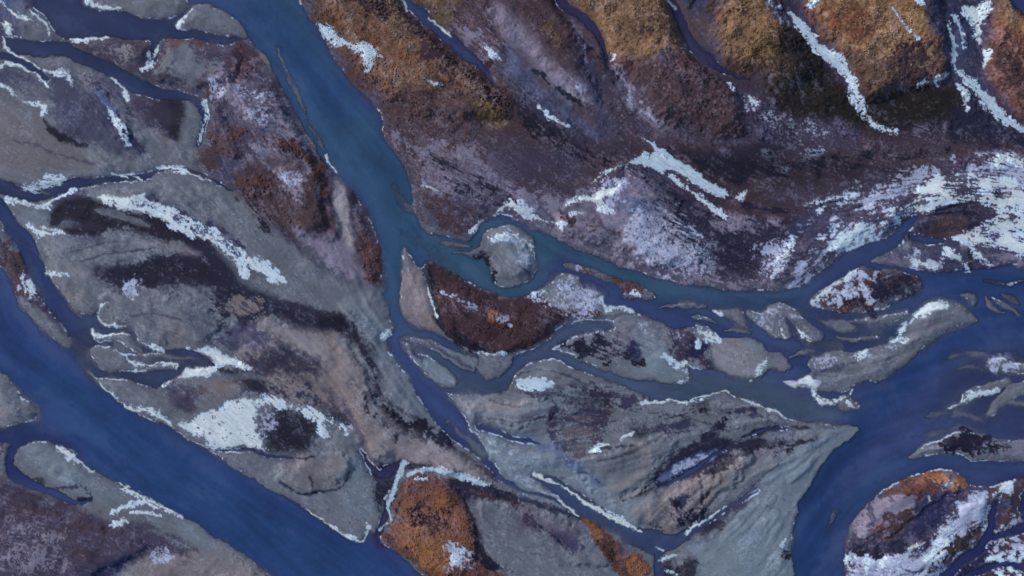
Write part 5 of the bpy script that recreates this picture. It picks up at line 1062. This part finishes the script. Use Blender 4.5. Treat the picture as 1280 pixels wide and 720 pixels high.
def water_mat():
    m, nt, out = new_mat('silty_water'); L = nt.links.new
    at = N(nt, 'ShaderNodeAttribute', attribute_name='cover'); geo = N(nt, 'ShaderNodeNewGeometry')
    n1 = N(nt, 'ShaderNodeTexNoise', Scale=.9, Detail=5, Roughness=.6); L(geo.outputs['Position'], n1.inputs['Vector'])
    r1 = N(nt, 'ShaderNodeMapRange'); r1.inputs[1].default_value = .3; r1.inputs[2].default_value = .7; r1.inputs[3].default_value = .95; r1.inputs[4].default_value = 1.05
    L(n1.outputs['Fac'], r1.inputs[0])
    vm = N(nt, 'ShaderNodeVectorMath', operation='SCALE'); L(at.outputs['Color'], vm.inputs[0]); L(r1.outputs[0], vm.inputs['Scale'])
    b = N(nt, 'ShaderNodeBsdfPrincipled', Roughness=.12, IOR=1.333); L(vm.outputs[0], b.inputs['Base Color']); b.inputs['Specular IOR Level'].default_value = .4
    bp = N(nt, 'ShaderNodeBump', Strength=.25, Distance=.05); L(n1.outputs['Fac'], bp.inputs['Height']); L(bp.outputs[0], b.inputs['Normal'])
    tr = N(nt, 'ShaderNodeBsdfTransparent'); mx = N(nt, 'ShaderNodeMixShader')
    L(at.outputs['Alpha'], mx.inputs[0]); L(tr.outputs[0], mx.inputs[1]); L(b.outputs[0], mx.inputs[2])
    L(mx.outputs[0], out.inputs[0]); return m
def snow_mat(name, tint, rough):
    m, nt, out = new_mat(name); L = nt.links.new; geo = N(nt, 'ShaderNodeNewGeometry')
    n1 = N(nt, 'ShaderNodeTexNoise', Scale=1.4, Detail=6, Roughness=.65); L(geo.outputs['Position'], n1.inputs['Vector'])
    n2 = N(nt, 'ShaderNodeTexNoise', Scale=.28, Detail=4, Roughness=.6); L(geo.outputs['Position'], n2.inputs['Vector'])
    ad = N(nt, 'ShaderNodeMath', operation='ADD'); L(n1.outputs['Fac'], ad.inputs[0]); L(n2.outputs['Fac'], ad.inputs[1])
    r = N(nt, 'ShaderNodeMapRange'); r.inputs[1].default_value = .75; r.inputs[2].default_value = 1.2; L(ad.outputs[0], r.inputs[0])
    mc = N(nt, 'ShaderNodeMix', data_type='RGBA'); L(r.outputs[0], mc.inputs[0])
    mc.inputs[6].default_value = tuple(c * .84 for c in tint) + (1,); mc.inputs[7].default_value = tuple(tint) + (1,)
    b = N(nt, 'ShaderNodeBsdfPrincipled', Roughness=rough); L(mc.outputs[2], b.inputs['Base Color'])
    bp = N(nt, 'ShaderNodeBump', Strength=.2, Distance=.06); L(n1.outputs['Fac'], bp.inputs['Height']); L(bp.outputs[0], b.inputs['Normal'])
    at = N(nt, 'ShaderNodeAttribute', attribute_name='cover'); tr = N(nt, 'ShaderNodeBsdfTransparent'); mx = N(nt, 'ShaderNodeMixShader')
    L(at.outputs['Alpha'], mx.inputs[0]); L(tr.outputs[0], mx.inputs[1]); L(b.outputs[0], mx.inputs[2])
    L(mx.outputs[0], out.inputs[0]); return m
MG, MW = ground_mat(), water_mat()
MS = snow_mat('old_snow', (.80, .90, .98), .6); MI = snow_mat('river_ice', (.58, .74, .88), .3)

# ------------------------------------------------------------------ ground, split into the mainland and each island
own = np.zeros(GX.shape, np.int16); best = np.full(GX.shape, 5.0, F)
for i, d in enumerate(ISD):
    w = d < best; own[w] = i + 1; best[w] = d[w]
fo = own[:-1, :-1]
for i, (nm, lab, cat, shp) in enumerate(ISLANDS):
    tag(sub(nm, fo == i + 1, Z, ALB, MG), lab, cat, 'islands and bars in the braided river')
tag(sub('ground', fo == 0, Z, ALB, MG), kind='structure')

# ------------------------------------------------------------------ heath tussocks on the moorland
rg = np.random.RandomState(11); n = 260000
tx = rg.uniform(XN0 + 4, XN1 - 4, n); ty = rg.uniform(YN0 + 4, YN1 - 4, n)
ti = np.searchsorted(xs, tx) - 1; tj = np.searchsorted(ys, ty) - 1
k_ = (veg[tj, ti] * (land[tj, ti] > 2) * np.clip(.5 + .4 * NM[tj, ti], .1, 1) > rg.rand(n)) & (R_iso[tj, ti] < 2)
tx, ty, ti, tj = tx[k_], ty[k_], ti[k_], tj[k_]; n = min(len(tx), 70000); tx, ty, ti, tj = tx[:n], ty[:n], ti[:n], tj[:n]
rad = rg.uniform(.16, .42, n) * (1 + .5 * (rg.rand(n) < .06)); hh = rad * rg.uniform(.3, .7, n); ph = rg.uniform(0, 6.28, n)
V = np.zeros((n, 11, 3)); bx = (tx - 640) * S; by = (360 - ty) * S; bz = Z[tj, ti]
for q in range(5):
    a = ph + q * 1.2566; r = rad * rg.uniform(.8, 1.2, n)
    V[:, q] = np.stack([bx + r * np.cos(a), by + r * np.sin(a), bz - .08], 1)
    V[:, 5 + q] = np.stack([bx + .62 * r * np.cos(a + .3), by + .62 * r * np.sin(a + .3), bz + hh * .7], 1)
V[:, 10] = np.stack([bx, by, bz + hh], 1)
f1 = [(q, (q + 1) % 5, 5 + (q + 1) % 5) for q in range(5)] + [(q, 5 + (q + 1) % 5, 5 + q) for q in range(5)] + [(5 + q, 5 + (q + 1) % 5, 10) for q in range(5)]
FF = (np.array(f1)[None] + 11 * np.arange(n)[:, None, None]).reshape(-1, 3)
tc = ALB[tj, ti] * rg.uniform(.8, 1.2, n)[:, None]
tag(mesh_obj('heath_tussocks', V.reshape(-1, 3), FF, MG, np.repeat(tc, 11, 0)), kind='stuff'); print('tussocks', n)

# ------------------------------------------------------------------ river
wc = np.empty(GX.shape + (3,), F); wc[:] = lin((52, 66, 112))
def wpaint(rgb, kind, txt, soft=20, op=1):
    d, sl = sd(kind, txt, m=soft * 1.3 + 4); m = ss(soft, -soft, d) * op
    wc[sl] += (lin(rgb).astype(F) - wc[sl]) * m[..., None]
wpaint((37, 62, 112), 'P', "-60 310 60 430 200 530 330 605 480 685 600 785 400 785 200 640 60 560 -60 545", 22)
wpaint((36, 66, 112), 'S', "60 480 20 200 590 25 330 660 22 420 720 22", 26, .8)
wpaint((40, 50, 98), 'P', "-60 530 50 535 100 560 60 600 -60 600", 18)
wpaint((46, 76, 110), 'P', "240 -60 370 -60 385 20 440 110 500 200 530 290 500 400 480 400 460 260 400 200 330 70", 14)
wpaint((38, 64, 112), 'S', "300 0 30 360 60 20 420 130 20", 20, .7)
wpaint((43, 54, 90), 'P', "-60 -60 110 -60 230 20 300 50 250 60 260 150 240 160 200 130 100 90 -60 110", 14)
wpaint((44, 53, 88), 'P', "-60 200 100 210 260 205 300 240 200 235 60 260 -60 262", 12)
wpaint((42, 55, 98), 'S', "-60 200 10 0 262 12 50 345 14 80 395 16 100 430 14", 10)
wpaint((52, 62, 92), 'P', "110 385 270 440 270 465 200 490 110 470", 12)
wpaint((50, 80, 108), 'P', "530 290 560 300 600 270 660 280 800 340 900 360 1000 360 1000 385 850 380 760 350 700 320 660 370 620 370 540 330", 12)
wpaint((64, 80, 108), 'P', "500 410 600 450 640 460 700 405 800 400 800 410 700 430 640 490 560 495", 10, .8)
wpaint((66, 82, 110), 'P', "690 440 860 460 960 475 1060 520 1000 530 900 500 800 500", 14)
wpaint((50, 64, 104), 'P', "820 375 1000 372 1040 340 1110 300 1170 340 1160 380 1120 430 1010 445 960 430 900 410", 16, .9)
wpaint((37, 60, 106), 'P', "1150 340 1345 340 1345 430 1200 430 1120 490 1060 560 1040 640 1050 785 985 785 985 640 1060 530 1130 450 1220 400", 22)
wpaint((34, 57, 106), 'S', "1345 400 14 1230 415 16 1150 460 16 1090 530 14 1030 610 14 1012 680 16 1012 785 16", 18, .8)
wpaint((50, 60, 100), 'P', "1190 440 1345 440 1345 545 1200 540", 20, .8)
wpaint((42, 66, 110), 'P', "1345 575 1200 578 1120 590 1060 650 1040 640 1120 570 1240 575", 16, .9)
wpaint((40, 46, 92), 'P', "1200 630 1345 600 1345 785 1160 785", 14)
wpaint((56, 70, 106), 'P', "660 590 860 650 950 610 900 660 830 785 800 785", 10)
wpaint((46, 46, 80), 'P', "440 555 520 570 490 675 465 675", 6)
wpaint((48, 54, 92), 'P', "480 -60 540 -60 640 110 600 110", 10, .8)
wpaint((50, 48, 82), 'P', "670 -60 960 -60 960 110 750 90", 10)
# slow swirls of silt in the current
dep = np.maximum(-Z, 0)
wv = 1 + .07 * LC + .045 * NL + .04 * LM + .04 * NG + .012 * LX
wc *= wv[..., None]
plume = ss(.2, 1.8, LC + .6 * NG) * .22
wc += (lin((66, 84, 118)).astype(F) - wc) * plume[..., None]
wc = wc * .97 + .03 * wc.mean(-1, keepdims=True); wc *= .93
alpha = 1 - np.exp(-dep / .27); alpha = np.clip(alpha * .98 + .02, 0, 1)
WALB = np.clip(wc / ILL, .003, .6)
wm = (Z < .02); fm = wm[:-1, :-1] | wm[1:, :-1] | wm[:-1, 1:] | wm[1:, 1:]
tag(sub('river', fm, np.zeros_like(Z), WALB, MW, alpha), kind='structure')

#DATA_SNOW
# a finer survey (half units) is used inside each patch
core_i0 = int(np.searchsorted(xs, XN0)); core_j0 = int(np.searchsorted(ys, YN0))
def samp(T, x, y):
    u = np.interp(x[0], xs, np.arange(NX)); v = np.interp(y[:, 0], ys, np.arange(NY))
    i = np.minimum(u.astype(int), NX - 2); j = np.minimum(v.astype(int), NY - 2); fx = (u - i)[None, :]; fy = (v - j)[:, None]
    a = T[np.ix_(j, i)]; b = T[np.ix_(j, i + 1)]; c = T[np.ix_(j + 1, i)]; d = T[np.ix_(j + 1, i + 1)]
    return (a * (1 - fx) + b * fx) * (1 - fy) + (c * (1 - fx) + d * fx) * fy
for nm, lab, cat, en, shp in SN:
    en = float(en)
    parts = [(s.strip()[0], s.strip()[1:]) for s in shp.split(';')]
    P = np.concatenate([nums(t, 3 if k == 'S' else 2)[:, :2] for k, t in parts]); mg = 12 + en
    ax = np.arange(max(P[:, 0].min() - mg, XN0), min(P[:, 0].max() + mg, XN1) , .5); ay = np.arange(max(P[:, 1].min() - mg, YN0), min(P[:, 1].max() + mg, YN1), .5)
    X, Y = np.meshgrid(ax, ay); wx, wy = samp(WX, X, Y), samp(WY, X, Y)
    d = np.full(X.shape, 1e3)
    for k, t in parts:
        if k == 'S':
            q = nums(t, 3); q[:, 2] = q[:, 2] * .72; e, _ = sd(k, ' '.join('%.2f' % v for v in q.ravel()), wx, wy); d = np.minimum(d, e)
        if k == 'P': e, _ = sd(k, t, wx, wy); d = np.minimum(d, e + .6)
    for k, t in parts:
        if k == 'H':
            e, _ = sd('P', t, wx, wy); d = np.maximum(d, -(e + 1.2 * samp(NF, X, Y)))
    lx = samp(LX, X, Y); nf = samp(NF, X, Y); nw = samp(NW, X, Y)
    g = .3 * samp(NG, X, Y) + .55 * lx + .35 * samp(NP, X, Y) + .35 * nf + .08 * nw
    h = -(d + (en * .6 + .2) * (g + .1))
    if en >= 4: h = np.minimum(h, 4 * (1.1 - samp(NG, X, Y) * .7 - .3 * lx - .35 * samp(LM, X, Y) - .35 * nf + np.clip(-d * .05, 0, .5)))
    elif en > 1.9: h = np.minimum(h, 5 * (1.45 - samp(NK, X, Y) * .5 - .45 * nf - .4 * lx))                      # >0 on the patch, in map units
    t = np.clip((h + 1.4) * .03, -.1, .05 if cat not in ('ice sheet', 'frozen stream') else .04) + .012 * samp(NM, X, Y) * (h > 1)
    zg = np.maximum(samp(Z, X, Y), .0); zz = zg + t
    al = ss(-1.4, 4.2 if en >= 4 else 2.6 if nm.startswith('snow') else 1.2, h) * np.clip(.86 + .1 * lx + .07 * nf, .3, 1)
    keep = h > -2.6; fk = keep[:-1, :-1] & keep[1:, :-1] & keep[:-1, 1:] & keep[1:, 1:]
    pos = h > -1.4; fk &= (pos[:-1, :-1] | pos[1:, :-1] | pos[:-1, 1:] | pos[1:, 1:])
    jj, ii = np.nonzero(fk); nx = X.shape[1]; a = jj * nx + ii
    if len(a) == 0: print('EMPTY', lab); continue
    q = np.stack([a, a + nx, a + nx + 1, a + 1], 1); u, inv = np.unique(q, return_inverse=True)
    V = np.stack([((X.ravel()[u]) - 640) * S, (360 - Y.ravel()[u]) * S, zz.ravel()[u]], 1)
    o = mesh_obj(nm, V, inv.reshape(q.shape), MI if nm in ('river_ice', 'ice_sheet') else MS, np.ones((len(u), 3), F), al.ravel()[u])
    tag(o, lab, cat, 'snow and ice left along the channels')

# ------------------------------------------------------------------ sky, sun, camera
sc = bpy.context.scene
w = bpy.data.worlds.new('World'); sc.world = w; w.use_nodes = True; nt = w.node_tree
bg = nt.nodes['Background']; sky = nt.nodes.new('ShaderNodeTexSky'); sky.sky_type = 'NISHITA'; sky.sun_disc = False
SUN_EL, SUN_AZ = math.radians(27), math.radians(-62)          # azimuth from +Y towards +X
sky.sun_elevation = SUN_EL; sky.sun_rotation = SUN_AZ; sky.air_density = 1.2; sky.dust_density = 1.5
nt.links.new(sky.outputs[0], bg.inputs[0]); bg.inputs[1].default_value = .066
sl = bpy.data.lights.new('sun', 'SUN'); sl.energy = 1.5; sl.angle = math.radians(10); sl.color = (1, .96, .9)
so = bpy.data.objects.new('sun', sl); C.objects.link(so)
so.rotation_euler = (math.pi / 2 - SUN_EL, 0, math.pi - SUN_AZ)
cd = bpy.data.cameras.new('camera'); cd.lens = 24; cd.sensor_width = 36; cd.clip_end = 20000; cd.clip_start = 1
co = bpy.data.objects.new('camera', cd); C.objects.link(co); co.location = (0, 0, 400 * 24 / 36); co.rotation_euler = (0, 0, 0)
sc.camera = co
sc.view_settings.view_transform = 'Standard'; sc.view_settings.look = 'None'; sc.view_settings.exposure = .86; sc.view_settings.gamma = 1
